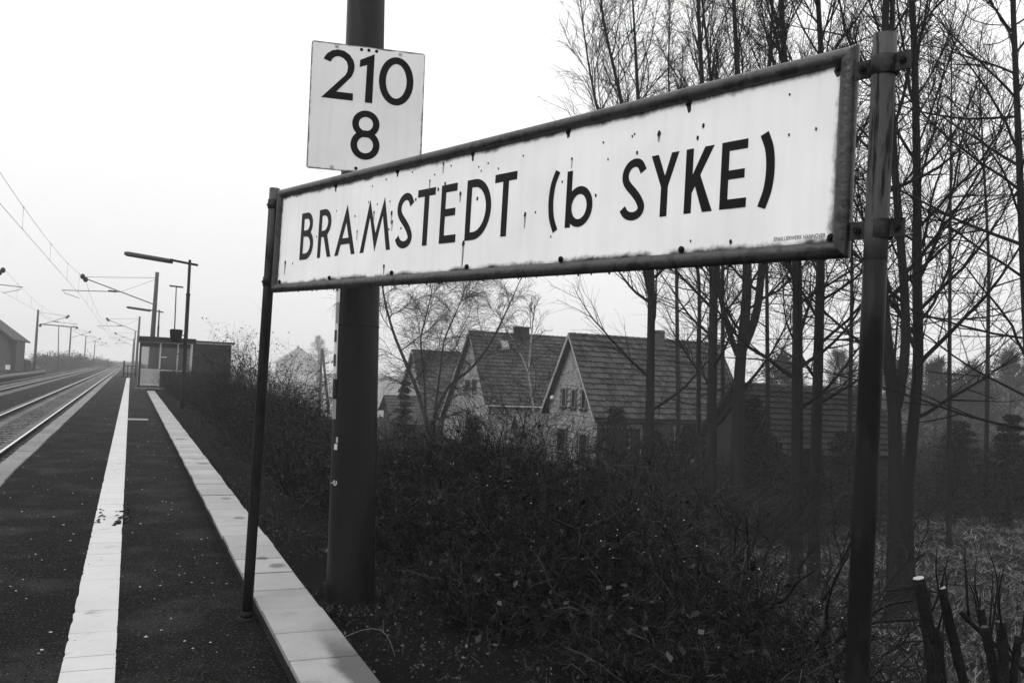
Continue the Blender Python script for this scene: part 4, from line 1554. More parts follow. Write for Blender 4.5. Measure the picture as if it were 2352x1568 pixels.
# third house behind, and a low tiled outbuilding by the trees
pk = at_depth(948, 803, 76.)
h0, roof0, _w = house('gabled_house', 'dark roofed house half hidden behind the weeping tree', float(pk[0]), float(pk[1]), float(pk[2]), 9.0, 3.6, 4.4, 3.6, 4.4, ZG, .45, .42, M_plaster, 0, M_barge)
part('chimney', MB().box(pk[0] + 5.2, pk[0] + 6.0, pk[1] - .35, pk[1] + .35, pk[2] - .4, pk[2] + .6), M_dbrick, roof0)
pk = on_x(1040, 975, 21.3)
b0_, b1_ = on_y(885, 908, 69.), on_y(1010, 912, 69.)
h4, _r4, _w4 = house('tiled_shed', 'low tiled shed roof beside the plaster house', float(b0_[0]), 69., float(b1_[2]), float(b1_[0] - b0_[0]), 2.6, 2.3, 1.5, 1.2, ZG, .4, .36, M_dbrick, 0, M_under)
b0_, b1_ = on_y(1690, 880, 27.5), on_y(1990, 889, 27.5)
h3, _r3, _w3 = house('tiled_outbuilding', 'low tiled outbuilding showing between the poplar trunks', float(b0_[0]), 27.5, float(b0_[2]), float(b1_[0] - b0_[0]), 2.6, 2.5, 2.4, 2.2, ZG, .33, .30, M_dbrick, 0, M_under)
# very distant house in the fog and a timber A-pole
dist = 420.
c_ = on_y(690, 800, dist)
fh = thing('distant_house', 'ghostly gabled house far off in the fog across the field', 'house', (float(c_[0]), dist, -3))
wx = float(on_y(735, 830, dist)[0] - c_[0])
zt_, ze_ = float(c_[2]), float(on_y(690, 832, dist)[2])
b = MB()
b.add([(c_[0] - wx, dist, -3), (c_[0] + wx, dist, -3), (c_[0] + wx, dist, ze_), (c_[0], dist, zt_), (c_[0] - wx, dist, ze_)] + [(c_[0] - wx, dist + 10, -3), (c_[0] + wx, dist + 10, -3), (c_[0] + wx, dist + 10, ze_), (c_[0], dist + 10, zt_), (c_[0] - wx, dist + 10, ze_)],
      [(0, 1, 2, 3, 4), (9, 8, 7, 6, 5), (1, 6, 7, 2), (0, 4, 9, 5)])
part('wall', b, mat('pale_render', .3, .9, .1, 1), fh)
b = MB()
for s_ in (-1, 1):
    p0, p1 = np.array([c_[0], dist - .5, zt_ + .05]), np.array([c_[0] + s_ * wx * 1.12, dist - .5, ze_ - .12 * (zt_ - ze_)])
    d_ = np.array([0, 11, 0])
    up_ = np.array([0, 0, .25])
    b.add([p0, p1, p1 + d_, p0 + d_, p0 + up_, p1 + up_, p1 + d_ + up_, p0 + d_ + up_], [(0, 1, 2, 3), (7, 6, 5, 4), (0, 4, 5, 1), (1, 5, 6, 2), (2, 6, 7, 3), (3, 7, 4, 0)])
part('roof', b, mat('weathered_slate', .12, .8, .1, 1), fh)
part('chimney', MB().box(c_[0] - 1.2, c_[0] - .2, dist + 2, dist + 3, zt_ - .8, zt_ + 1.1), M_stn, fh)
for dx in (-1.6, .6):
    part('window', MB().box(c_[0] + dx, c_[0] + dx + 1.1, dist - .06, dist - .004, ze_ - 1.6, ze_ - .2), M_winf, fh)
yp = 88.
pa, pb2, pc2, pd = on_y(734, 925, yp), on_y(741, 803, yp), on_y(753, 925, yp), on_y(739, 800, yp)
ap = thing('a_frame_pole', 'timber A-shaped line pole standing in the misty field', 'pole', (float(pa[0]), yp, -2.9))
zb_ = -3.0


def down(p, q):
    d_ = (p - q) / (p[2] - q[2])
    return q + d_ * (zb_ - q[2])


part('leg', MB().tube([down(pa, pd), pd], [.16, .11], 8), M_mastfar, ap)
part('leg', MB().tube([down(pc2, pb2), pb2], [.16, .11], 8), M_mastfar, ap)
ca, cb_ = on_y(737, 877, yp), on_y(748, 876, yp)
part('cross_brace', MB().tube([ca, cb_], .07, 6), M_mastfar, ap)
ca, cb_ = on_y(744, 836, yp), on_y(754, 832, yp)
part('foot_rung', MB().tube([ca, cb_], .05, 6), M_mastfar, ap)


# ================================================================== TREES
M_bark = mat('poplar_bark', 0.010, 0.9, 0.35, 3, 0.8, 30, spec=.15, stretch=(1, 1, .35))
M_twig = mat('bare_twigs', 0.005, 0.85, 0.3, 3, spec=.15)
M_birch = mat('birch_bark', 0.34, 0.8, 0.3, 6, dirt=(.04, .56, .06, 7), stretch=(1, 1, 2.2))
M_willow = mat('willow_twigs', 0.028, 0.9, 0.3, 3, spec=.1)
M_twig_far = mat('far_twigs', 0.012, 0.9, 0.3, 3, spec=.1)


def extend(pts, ztop, r_):
    P = [np.asarray(p, float) for p in pts]
    d = P[-1] - P[-2]
    d /= np.linalg.norm(d)
    d = d + np.array([r_.normal(0, .02), r_.normal(0, .02), .25])
    d /= np.linalg.norm(d)
    while P[-1][2] < ztop:
        d = d + np.array([r_.normal(0, .03), r_.normal(0, .03), .1])
        d /= np.linalg.norm(d)
        P.append(P[-1] + d * 1.2)
    return P


def bare_tree(name, label, depth, stems_px, width_px, ztop, zcrown, n1, k2, k3, seed, group, len_lo=4.2, len_hi=2.8, ang=(60, 20), up1=.080, up2=.03, up3=0.0, twig=0.55, bark=None, tmat=None, r_min=.0054, noise=.07, zbase=None, cat='tree'):
    rg = np.random.default_rng(seed)
    allstems, first = [], None
    sp_px0 = stems_px
    for k, sp_ in enumerate(stems_px):
        P = [at_depth(x, y, depth) for x, y in sp_]
        if k == 0:
            gzv = float(ground_z(P[0][0], P[0][1])) if zbase is None else zbase
            d = (P[1] - P[0])
            if abs(P[0][2] - gzv) > .05:
                P = [P[0] + d / d[2] * (gzv - .15 - P[0][2])] + P
        P = extend(P, (ztop + (2.5 if name == 'poplar_tree' else 0)) * (1 if k == 0 else .93), rg)
        allstems.append(resample(P, 36))
    base = allstems[0][0]
    t = thing(name, label, cat, (float(base[0]), float(base[1]), float(base[2])), group)
    r0 = width_px * depth / F / 2
    tb_, branch = [], []
    segP, segR = [], []
    for k, Q in enumerate(allstems):
        rr = r0 * (1 if k == 0 else .62 if len(sp_px0) < 3 or k == 1 else .4)
        R = rr * (1 - np.linspace(0, 1, len(Q))) ** .85 + .012
        R[:2] *= (1.25, 1.08) if k == 0 else (1, 1)
        tb_.append(tubes(Q[None], R[None], 10))
        z = Q[:, 2]
        t0 = float(np.interp(zcrown, z, np.linspace(0, 1, len(Q)))) if k == 0 else .05
        nn_ = n1 if k == 0 and len(allstems) == 1 else int(n1 * .6)
        tt = t0 + (.985 - t0) * ((np.arange(nn_) + rg.uniform(0, 1, nn_)) / nn_) ** .75
        x = tt * (len(Q) - 1)
        i = np.clip(x.astype(int), 0, len(Q) - 2)
        f = (x - i)[:, None]
        pos = Q[i] * (1 - f) + Q[i + 1] * f
        rad_ = np.interp(tt, np.linspace(0, 1, len(Q)), R)
        az = np.arange(nn_) * 2.39996 + rg.normal(0, .5, nn_)
        s_ = (tt - t0) / (1 - t0)
        an = np.radians(ang[0] + (ang[1] - ang[0]) * s_ + rg.normal(0, 8, nn_))
        d = np.stack([np.sin(an) * np.cos(az), np.sin(an) * np.sin(az), np.cos(an)], 1)
        ln_ = (len_lo + (len_hi - len_lo) * s_) * rg.uniform(.55, 1.15, nn_)
        P1 = grow(pos, d, ln_, 10, up1, noise, rg)
        R1 = taper(np.clip(rad_ * rg.uniform(.28, .52, nn_), .012, .055), r_min * 1.3, 10)
        branch.append(tubes(P1, R1, 5))
        segP.append((P1, R1, ln_))
    tw = []
    for P1, R1, ln_ in segP:
        s2, d2, r2, t2, pi_ = offshoots(P1, R1, k2, .12, .97, .35, .85, rg, True)
        l2 = ln_[pi_] * (.62 - .40 * t2) * rg.uniform(.5, 1.2, len(t2)) + .12
        P2 = grow(s2, d2, l2, 6, up2, noise * 1.2, rg)
        R2 = taper(np.clip(r2 * .6, r_min * 1.3, .02), r_min, 6)
        tw.append(tubes(P2, R2, 4))
        s3, d3, r3, t3, pj = offshoots(P2, R2, k3, .1, 1.0, .35, .8, rg, True)
        l3 = np.clip(l2[pj] * .6, .15, 1.3) * rg.uniform(.4, 1.2, len(t3)) * twig / .55
        P3 = grow(s3, d3, l3, 4, up3, noise * 1.5, rg)
        tw.append(tubes(P3, taper(np.full(len(s3), r_min * .85), r_min * .55, 4), 3))
        s4, d4, r4, t4, pk4 = offshoots(P1, R1, k3 * 2, .3, 1.0, .5, 1.1, rg, True)
        P4 = grow(s4, d4, rg.uniform(.2, .7, len(s4)) * twig / .55, 4, up3, noise * 1.5, rg)
        tw.append(tubes(P4, taper(np.full(len(s4), r_min * .9), r_min * .55, 4), 3))
    V, Q = join(tb_)
    link('trunk', raw_mesh('trunk', V - base, Q, True), bark or M_bark, t)
    V, Q = join(branch + tw)
    link('crown', raw_mesh('crown', V - base, Q, False), tmat or M_twig, t)
    return t


G = 'poplars below the embankment'
bare_tree('poplar_tree', 'slender poplar in front of the brick house gable and roof', 29., [[(1488, 1200), (1492, 1000), (1497, 640), (1465, 223), (1454, 0)], [(1496, 650), (1462, 430), (1427, 230), (1392, 80)], [(1495, 690), (1440, 430), (1372, 255), (1352, 150)]], 23, 13.0, .3, 44, 10, 6, 21, G)
bare_tree('poplar_tree', 'straight poplar at the far corner of the brick house roof', 27., [[(1632, 1230), (1634, 1000), (1640, 640), (1612, 187), (1603, 0)]], 25, 13.5, .2, 45, 10, 6, 22, G)
bare_tree('poplar_tree', 'thin young poplar close behind a thicker trunk by the brick house', 33., [[(1603, 1150), (1607, 640), (1534, 205), (1539, 0)]], 11, 12.0, 1., 34, 8, 6, 23, G, 3.0, 1.2)
bare_tree('poplar_tree', 'poplar whose trunk forks into two tall stems', 26.9, [[(1690, 1235), (1693, 1000), (1700, 815), (1712, 740), (1718, 620), (1694, 164), (1685, 0)], [(1702, 812), (1738, 730), (1750, 620), (1760, 300), (1772, 60)], [(1694, 815), (1668, 745), (1648, 640), (1640, 400)]], 30, 13.5, .6, 35, 10, 6, 24, G)
bare_tree('poplar_tree', 'stout poplar beside its near twin in front of the outbuilding', 19.4, [[(1828, 1375), (1831, 1000), (1832, 610), (1802, 138), (1793, 0)]], 29, 12.5, .5, 44, 10, 6, 25, G)
bare_tree('poplar_tree', 'poplar with a long clean bole next to the sign post', 20.5, [[(1868, 1351), (1875, 1000), (1885, 610), (1887, 117), (1878, 0)]], 27, 13., .8, 44, 10, 6, 26, G)
bare_tree('poplar_tree', 'poplar directly behind the sign post, forking low down', 18., [[(2052, 1420), (2056, 1100), (2058, 930), (2040, 840), (2024, 640), (2028, 300), (2034, 0)], [(2060, 935), (2080, 830), (2080, 700), (2066, 520), (2050, 330), (2048, 60)]], 33, 12.5, .6, 41, 10, 6, 27, G)
bare_tree('poplar_tree', 'tall poplar curving up past the low-forking one', 18.9, [[(2088, 1400), (2082, 1130), (2097, 982), (2112, 835), (2106, 690), (2107, 430), (2100, 95), (2095, 0)]], 28, 13., .4, 48, 10, 6, 28, G)
bare_tree('poplar_tree', 'poplar at the outer end of the row with wide drooping limbs', 17., [[(2372, 1450), (2366, 900), (2352, 640), (2336, 238), (2326, 0)]], 23, 12.5, -.2, 52, 10, 6, 29, G, 5.6, 1.6, (80, 34), .03)
GB = 'smaller trees behind the poplars'
for i, (x, dpt, zt_, lab) in enumerate(((1660, 36., 13., 'slim tree behind the forked poplar'), (1765, 32., 12.5, 'slim tree between the forked poplar and the stout one'), (1950, 30., 12., 'slim tree behind the clean-boled poplar'), (2180, 27., 10.5, 'slim tree between the curving poplar and the outer one'), (2265, 34., 12., 'slim tree beside the outer poplar'), (1560, 44., 14., 'slim tree far behind the brick house roof'))):
    rr = random.Random(50 + i)
    bare_tree('bare_tree', lab, dpt, [[(x, 1100), (x + rr.uniform(-8, 8), 600), (x + rr.uniform(-25, 10), 100)]], 11, zt_, 2.0, 22, 9, 5, 40 + i, GB, 3.4, 1.2, tmat=M_twig_far, r_min=.006)

# weeping tree and birch in the gardens
bare_tree('weeping_tree', 'spreading weeping tree with drooping twigs before the houses', 36., [[(992, 1030), (985, 985), (960, 900), (935, 840), (905, 770), (885, 700)], [(990, 1000), (1005, 930), (1035, 880), (1080, 850), (1120, 800)], [(978, 950), (975, 870), (965, 780), (985, 700)], [(1000, 940), (1010, 860), (1020, 780), (1055, 700)]], 12, 5.6, -.6, 26, 12, 9, 61, None, 3.2, 1.2, (70, 40), .02, -.07, -.20, .9, bark=M_willow, tmat=M_willow, r_min=.0050, noise=.11)
bare_tree('birch_tree', 'thin white-stemmed young birch in front of the brick house', 38., [[(1238, 1040), (1226, 940), (1212, 850), (1180, 780), (1165, 760)], [(1214, 860), (1218, 800), (1222, 760)]], 7, 4.4, .2, 16, 6, 4, 62, None, 2.0, .6, (55, 35), .03, 0, 0, .5, bark=M_birch, tmat=M_twig_far, r_min=.0055)

# hazy distant trees
GF = 'distant trees in the fog'
for i, (px, yb, d, w_, zt_, lab) in enumerate(((2230, 950, 75., 30, 3.4, 'rounded hazy tree on the rising ground beyond the gardens'), (2320, 930, 85., 40, 6.0, 'broad hazy tree at the edge of the hillside wood'), (2150, 940, 70., 26, 3.0, 'small hazy tree behind the curving poplar'), (2060, 940, 80., 30, 3.6, 'hazy tree behind the low-forking poplar'), (1800, 930, 70., 26, 2.6, 'hazy tree behind the outbuilding'), (1930, 935, 90., 30, 4.2, 'hazy tree past the outbuilding ridge'), (800, 855, 310., 26, 13., 'foggy tree by the distant house'), (730, 850, 330., 26, 13., 'foggy tree behind the timber pole'))):
    bare_tree('distant_tree', lab, d, [[(px, yb + 20), (px + 3, yb - 30), (px, yb - 60)]], 8, zt_, -2.0, 40, 9, 7, 70 + i, GF, zt_ * .55 + 2.2, 1.0, (75, 25), .03, tmat=M_twig_far, r_min=.02, twig=.9, noise=.09)

# wooded rise closing the view beyond the gardens
M_hill = mat('wooded_hill', 0.022, 0.95, 0.6, 0.25, 0.8, 1.2, spec=.05)
hu, hv = np.meshgrid(np.linspace(-1, 1, 120), np.linspace(-1, 1, 50))
hc = at_depth(2420, 900, 150.)
hxx = hc[0] + hu * 85 * _r0[0] + hv * 40 * _f[0]
hyy = hc[1] + hu * 85 * _r0[1] + hv * 40 * _f[1]
hh = 11.5 * np.exp(-((hu - .25) / .55) ** 2) * np.clip(1 - hv ** 2, 0, 1)
nzz = (np.sin(hu * 41 + 3 * hv) + np.sin(hu * 67 + hv * 23) * .7 + np.sin(hu * 23 - hv * 31) + RNG.normal(0, .5, hu.shape)) * .5
HV = np.stack([hxx, hyy, -3.4 + hh + nzz * np.clip(hh / 6, 0, 1)], -1).reshape(-1, 3)
hi_ = np.arange(120 * 50).reshape(50, 120)
tag(link('hillside', raw_mesh('hillside', HV, np.stack([hi_[:-1, :-1], hi_[:-1, 1:], hi_[1:, 1:], hi_[1:, :-1]], -1).reshape(-1, 4), True), M_hill), 'hazy wooded rise beyond the gardens', kind='structure')

# trees and scrub beside the line in the fog
for i, (x, y, zt_, lab) in enumerate(((-13.5, 118., 3.2, 'dim scrubby tree behind the station wing'), (-19., 130., 6.0, 'dim tree above the station roof'))):
    q = np.array([x, y, 0]) - CAM
    d = float(q @ _f)
    pxx = CX + F * float(q @ _r) / d
    pyy = CY - F * float(q @ _u) / d
    bare_tree('trackside_tree', lab, d, [[(pxx, pyy + 8), (pxx + 1, pyy - 20), (pxx, pyy - 40)]], 6, zt_, -.2, 40, 9, 7, 90 + i, 'trackside scrub in the fog', zt_ * .5 + 1., .8, (75, 25), .03, tmat=M_twig_far, r_min=.022, twig=.9, noise=.1, zbase=-.7)


# ================================================================== SHRUBS, HEDGE, GRASS
M_leafdark = mat_island('evergreen_leaf', 0.0045, 0.6, 0.45, 0.4)
M_stem = mat('bramble_stem', 0.008, 0.6, 0.5, 8, spec=.35)
M_bram = mat_island('bramble_cane', 0.040, 0.96, 0.5, 0.3, 7.0)
M_leafdead = mat_island('dead_leaf', 0.022, 0.92, 0.5, 0.4, 4.0)
M_needle = mat_island('needle_dark', 0.004, 0.5, 0.7)


def shrub(name, label, cx_, cy_, rx, ry, h, nst, k2, k3, leaves, lsize, seed, group, cat='shrub', spread=.55, r0=.010, trop=.0, arch=0.0, stem_m=None, leaf_m=None, zadd=0., noise=.12, r3=.0022):
    rg = np.random.default_rng(seed)
    zc = float(ground_z(cx_, cy_))
    base = np.array([cx_, cy_, zc])
    t = thing(name, label, cat, tuple(base), group)
    a = rg.uniform(0, 2 * PI, nst)
    q = np.sqrt(rg.uniform(0, 1, nst)) * .85
    S = np.stack([cx_ + rx * q * np.cos(a), cy_ + ry * q * np.sin(a), np.zeros(nst)], 1)
    S[:, 2] = ground_z(S[:, 0], S[:, 1]) - .03 + zadd
    D = np.stack([np.cos(a) * spread * q + rg.normal(0, .25, nst), np.sin(a) * spread * q + rg.normal(0, .25, nst), np.ones(nst)], 1)
    ln_ = h * rg.uniform(.6, 1.12, nst) * (1 + arch)
    P1 = grow(S, D, ln_, 9, trop - arch * .22, noise, rg)
    R1 = taper(rg.uniform(.5, 1.2, nst) * r0, r0 * .3, 9)
    ps = [tubes(P1, R1, 4)]
    s2, d2, r2, t2, pi_ = offshoots(P1, R1, k2, .15, 1., .5, 1.2, rg, True)
    l2 = ln_[pi_] * .38 * rg.uniform(.4, 1.2, len(t2))
    P2 = grow(s2, d2, l2, 5, 0.01 - arch * .06, noise * 1.3, rg)
    R2 = taper(r2 * .6, r3, 5)
    ps.append(tubes(P2, R2, 3))
    s3, d3, r3_, t3, pj = offshoots(P2, R2, k3, .1, 1., .5, 1.2, rg, True)
    P3 = grow(s3, d3, l2[pj] * .5 * rg.uniform(.4, 1.2, len(t3)), 3, 0, noise * 1.4, rg)
    ps.append(tubes(P3, taper(np.full(len(s3), r3), r3 * .6, 3), 3))
    V, Q = join(ps)
    link('stems', raw_mesh('stems', V - base, Q), stem_m or M_stem, t)
    if leaves:
        pool = np.concatenate([P2[:, 1:].reshape(-1, 3), P3.reshape(-1, 3)])
        pos = pool[rg.integers(0, len(pool), leaves)] + rg.normal(0, lsize * .7, (leaves, 3))
        V, Q = leaf_quads(pos, lsize, rg)
        o_ = link('foliage', raw_mesh('foliage', V - base, Q), leaf_m or M_leafdark, t)
    return t


GH = 'hedge bushes between kerb and slope'
hedge = [
    (2.75, 50.5, 1.1, 2.6, 1.25, 'clipped hedge bush against the shelter panels'), (2.65, 45.5, 1.0, 2.8, 1.2, 'hedge bush just before the shelter'), (2.6, 40.0, .9, 2.9, 1.15, 'low hedge bush behind the loudspeaker lamp'),
    (2.75, 34.6, .9, 2.8, 1.2, 'hedge bush beside the foot of the lamp post'), (2.8, 29.4, .95, 2.7, 1.1, 'hedge bush a few steps in front of the lamp post'), (2.8, 24.2, .95, 2.7, 1.1, 'dense hedge bush under the tall leafy shrub'),
    (2.75, 19.4, .9, 2.5, 1.0, 'dark hedge bush midway along the kerb'), (2.65, 15.2, .85, 2.2, .9, 'dark hedge bush left of the thick mast'), (2.5, 11.6, .75, 1.9, .75, 'low hedge bush just behind the thick mast')]
for i, (x, y, rx, ry, h, lab) in enumerate(hedge):
    shrub('hedge_bush', lab, x, y, rx, ry, h, 150, 6, 4, 3800, .034, 200 + i, GH, 'hedge', noise=.1)
shrub('leafy_shrub', 'tall leafy shrub with bare shoots rising above the hedge', 3.6, 25.5, 1.1, 1.7, 2.35, 60, 8, 5, 2300, .055, 231, None, spread=.8, r0=.014)
shrub('leafy_shrub', 'lower leafy shrub trailing down from the hedge towards the mast', 3.7, 19.0, 1.0, 1.8, 1.45, 60, 8, 5, 1900, .05, 232, None, spread=.9, r0=.012)
shrub('leafy_shrub', 'thin leafy shrub beside the platform building corner', 4.6, 38., 1.5, 2.2, 2.7, 60, 8, 5, 2300, .06, 233, None, spread=.8, r0=.014)

GBm = 'bramble thicket on top of the bank'
bram = [
    (3.15, 9.2, 0.8, 1.1, 0.76, 'bramble thicket behind the base of the thick mast'), (3.9, 8.2, 0.8, 1.0, 1.02, 'bramble thicket with upright cut shoots under the houses'), (3.6, 6.7, 0.8, 0.9, 0.76, 'dense black bramble clump beside the mast foot'),
    (4.6, 7.0, 0.8, 0.9, 1.08, 'bramble clump with dead leaves below the plaster house'), (4.3, 5.4, 0.7, 0.7, 0.42, 'low tangled bramble clump in the middle of the bank'), (3.2, 4.9, 0.6, 0.7, 0.45, 'small bramble clump close to the kerb'),
    (5.5, 6.3, 0.8, 0.8, 0.66, 'bramble clump below the brick house'), (2.55, 7.5, .5, .8, .5, 'low bramble growth right behind the mast foot'), (2.45, 5.5, .5, .7, .36, 'low dark growth beside the mast near the kerb'), (2.9, 3.9, .5, .6, .36, 'low dark growth nearest the sign post on the bank'), (3.2, 5.9, .6, .6, .62, 'bramble clump between the mast and the bank'), (4.8, 10.2, 1.0, 1.1, 1.08, 'further bramble thicket behind the bank top')]
for i, (x, y, rx, ry, h, lab) in enumerate(bram):
    shrub('bramble_bush', lab, x, y, rx, ry, h, 190, 8, 5, 420, .05, 300 + i, GBm, 'bramble', spread=.7, r0=.0075, arch=.5 if i % 2 else .25, stem_m=M_bram, leaf_m=M_leafdead, noise=.15)
# upright cut shoots along the thicket top
for i, (x, y, h, lab) in enumerate(((3.4, 9.6, 1.08, 'row of upright clipped shoots by the mast'), (4.1, 8.9, 1.25, 'upright clipped shoots in front of the plaster house'), (4.7, 7.9, 1.36, 'upright clipped shoots in front of the brick house'))):
    shrub('clipped_shoots', lab, x, y, .75, .6, h, 60, 2, 1, 60, .09, 330 + i, 'clipped shoots', 'shrub', spread=.15, r0=.010, noise=.035)
# dew beads caught on the canes, their sky glint painted as a pale colour
rgd = np.random.default_rng(610)
nd_ = 420
xq, yq = rgd.uniform(2.6, 6.2, nd_), rgd.uniform(3.6, 10.0, nd_)
hq = rgd.uniform(.25, 1.0, nd_)
VV, QQ = stones(nd_, (0, 1), (0, 1), lambda x, y: x * 0, .005, .0085, rgd, 1.0)
VV = VV.reshape(nd_, 6, 3)
VV = VV - VV.mean(1, keepdims=True) + np.stack([xq, yq, ground_z(xq, yq) + hq * np.where(xq > 5, .6, .85)], 1)[:, None, :]
tag(link('dew_beads', raw_mesh('dew_beads', VV.reshape(-1, 3), QQ), mat('dew', .55, .1, 0, 1, spec=.5)), 'bright beads of dew caught in the bramble canes', 'dew', kind='stuff')
# pruned shrubs with thick crooked branches on the slope
for i, (x, y, rx, ry, h, nst, lab) in enumerate(((3.95, 4.75, .45, .45, 1.0, 18, 'pruned shrub with thick crooked branches at the edge of the bramble thicket'), (4.75, 5.45, .5, .5, 1.35, 16, 'sprawling bare shrub lower on the slope towards the poplars'), (4.35, 4.35, .35, .35, .95, 13, 'crooked bare branches reaching towards the sign post'))):
    shrub('pruned_shrub', lab, x, y, rx, ry, h, nst, 7, 5, 0, .05, 340 + i, 'pruned shrubs on the slope', 'shrub', spread=1.5, r0=.024, arch=.3, noise=.2, r3=.003)

# coppiced stump near the corner
cp = thing('coppice_stump', 'cut back coppice stump with pale sawn ends beside the sign post', 'stump', (3.45, 2.6, float(ground_z(3.45, 2.6))))
M_roughbark = mat('rough_bark', 0.010, 0.9, 0.7, 18, 1.0, 45)
M_cut = mat('sawn_wood', 0.34, 0.8, 0.2, 30)
M_cutold = mat('old_sawn_wood', 0.05, 0.9, 0.4, 25)
for (x0, y0, x1, y1, wpx, d) in ((2110, 1328, 2178, 1600, 28, 3.9), (2163, 1350, 2215, 1600, 20, 3.9), (2144, 1438, 2182, 1600, 20, 4.1), (2252, 1398, 2285, 1600, 17, 3.8), (2262, 1440, 2302, 1600, 20, 3.7), (2298, 1428, 2318, 1600, 22, 3.6), (2205, 1405, 2300, 1500, 10, 3.8), (2340, 1460, 2322, 1600, 16, 3.6)):
    p1, p0 = at_depth(x0, y0, d), at_depth(x1, y1, d)
    dn = (p0 - p1) / np.linalg.norm(p0 - p1)
    p00 = p0 + dn * .75
    rr = wpx * d / F / 2
    mid = (p1 + p00) / 2 + np.array([rs.uniform(-.05, .05), rs.uniform(-.04, .04), 0])
    cut_m = M_cut if (x0, y0) in ((2110, 1328), (2163, 1350)) else M_cutold
    tn = -dn
    sb2 = MB().tube(resample([p00, (p0 + p00) / 2, mid, p1 + dn * .1, p1], 26), np.linspace(rr * 1.45, rr, 26) * np.array([1 + rs.uniform(-.09, .13) for _ in range(26)]), 12)
    sb2.v = [tuple(np.array(q) + np.array([rs.gauss(0, rr * .06) for _ in range(3)])) for q in sb2.v]
    st = part('stem', sb2, M_roughbark, cp)
    for _ in range(3):      # side shoots
        u_ = rs.uniform(.12, .6)
        a_ = p1 + (p0 - p1) * u_
        dv_ = np.array([rs.uniform(-.5, .5), rs.uniform(-.5, .5), rs.uniform(.2, 1)])
        part('side_shoot', MB().tube(resample([a_, a_ + dv_ * .08, a_ + dv_ * .13 + np.array([rs.uniform(-.05, .05), 0, .1]), a_ + dv_ * .22 + np.array([0, 0, .15])], 7), np.linspace(.006, .002, 7), 6), M_stem, st)
    part('sawn_end', MB().tube([p1 + tn * .001, p1 + tn * .004], rr * .86, 9), cut_m, st)
shrub('coppice_twigs', 'fine side twigs growing from the coppice stump', 3.6, 2.7, .3, .3, 1.0, 14, 5, 3, 0, .03, 351, None, 'twigs', spread=.8, r0=.006)


# conifers and garden shrubs
def conifer(label, px, py_base, py_top, depth, wpx, seed, nb=420):
    rg = np.random.default_rng(seed)
    b0 = at_depth(px, py_base, depth)
    b0[2] = ZG
    top = at_depth(px, py_top, depth)
    H = top[2] - ZG
    rb = wpx * depth / F / 2
    t = thing('fir_tree', label, 'fir tree', tuple(map(float, b0)), 'small dark firs in the gardens')
    part('trunk', MB().tube([b0, b0 + (0, 0, H)], [.09, .015], 8), M_bark, t)
    f = rg.uniform(.04, 1, nb) ** .8
    f = np.round(f * 11) / 11 + rg.normal(0, .010, nb)
    a = rg.uniform(0, 2 * PI, nb)
    R_ = rb * (1.08 - f) ** .8 * rg.uniform(.25, 1.2, nb) * (.8 + .25 * np.sin(3 * a + seed) + .2 * np.sin(7 * a + f * 20))
    S = np.stack([np.full(nb, b0[0]), np.full(nb, b0[1]), ZG + f * H], 1)
    D = np.stack([np.cos(a), np.sin(a), np.full(nb, .18)], 1)
    P = grow(S, D, np.clip(R_, .05, None), 6, -.05, .06, rg)
    ps = [tubes(P, taper(np.full(nb, .012), .004, 6), 3)]
    pool = P[:, 1:].reshape(-1, 3)
    pos = np.repeat(pool, 16, 0) + rg.normal(0, 1, (len(pool) * 16, 3)) * np.array([.09, .09, .03])
    V1, Q1 = leaf_quads(pos, .09, rg, .35)
    ps.append((V1, Q1))
    V, Q = join(ps)
    link('crown', raw_mesh('crown', V - b0, Q), M_needle, t)


conifer('bushy fir hiding the corner of the brick house', 1410, 1120, 945, 40., 170, 401)
conifer('fir in front of the brick house long wall', 1500, 1140, 1000, 36., 170, 402)
conifer('dark fir between two poplar trunks', 1580, 1160, 985, 34., 190, 403)
conifer('dark fir beside the forked poplar', 1760, 1180, 1010, 30., 190, 404)
conifer('fir hiding the end wall of the outbuilding', 1725, 1160, 925, 29., 150, 411)
conifer('dark fir before the outbuilding', 1940, 1180, 1000, 30., 220, 405)
conifer('broad dark fir beyond the curving poplar', 2200, 1150, 975, 34., 230, 406)
conifer('dark fir near the outer poplar', 2320, 1160, 960, 32., 210, 407)
conifer('fir behind the weeping tree', 925, 1000, 880, 46., 60, 408, 260)
conifer('dark fir behind the clean-boled poplar', 1860, 1200, 1040, 28., 190, 409)
conifer('low fir in front of the plaster house', 1085, 1010, 962, 44., 90, 410, 260)
GS = 'garden shrubs below the bank'
gs = [(980, 1010, 38., 1.5, 1.6), (890, 990, 40., 1.6, 1.9), (1060, 1020, 34., 1.4, 1.5), (1150, 1030, 36., 1.5, 1.3), (1260, 1060, 33., 1.3, 1.4), (1350, 1100, 30., 1.5, 1.7), (1450, 1130, 28., 1.6, 1.8), (1550, 1160, 27., 1.5, 1.7), (1680, 1150, 31., 1.7, 2.0), (1780, 1180, 26., 1.4, 1.5), (1980, 1150, 30., 1.8, 2.0), (2130, 1120, 36., 2.2, 2.3), (2280, 1110, 36., 2.2, 2.2), (1620, 1080, 38., 1.8, 2.2), (2060, 1060, 44., 2.6, 2.6), (2220, 1050, 48., 2.8, 3.0), (2340, 1060, 46., 2.6, 2.8)]
where = ['under the weeping tree', 'by the tiled shed', 'left of the plaster house corner', 'under the curtained window', 'at the foot of the birch', 'before the brick gable', 'before the bushy fir', 'before the brick house wall', 'behind the forked poplar', 'right of the forked poplar', 'behind the right sign post', 'beyond the low-forking poplar', 'beside the outer poplar', 'against the brick house end', 'past the outbuilding', 'at the field edge under the hillside', 'at the foot of the hillside wood']
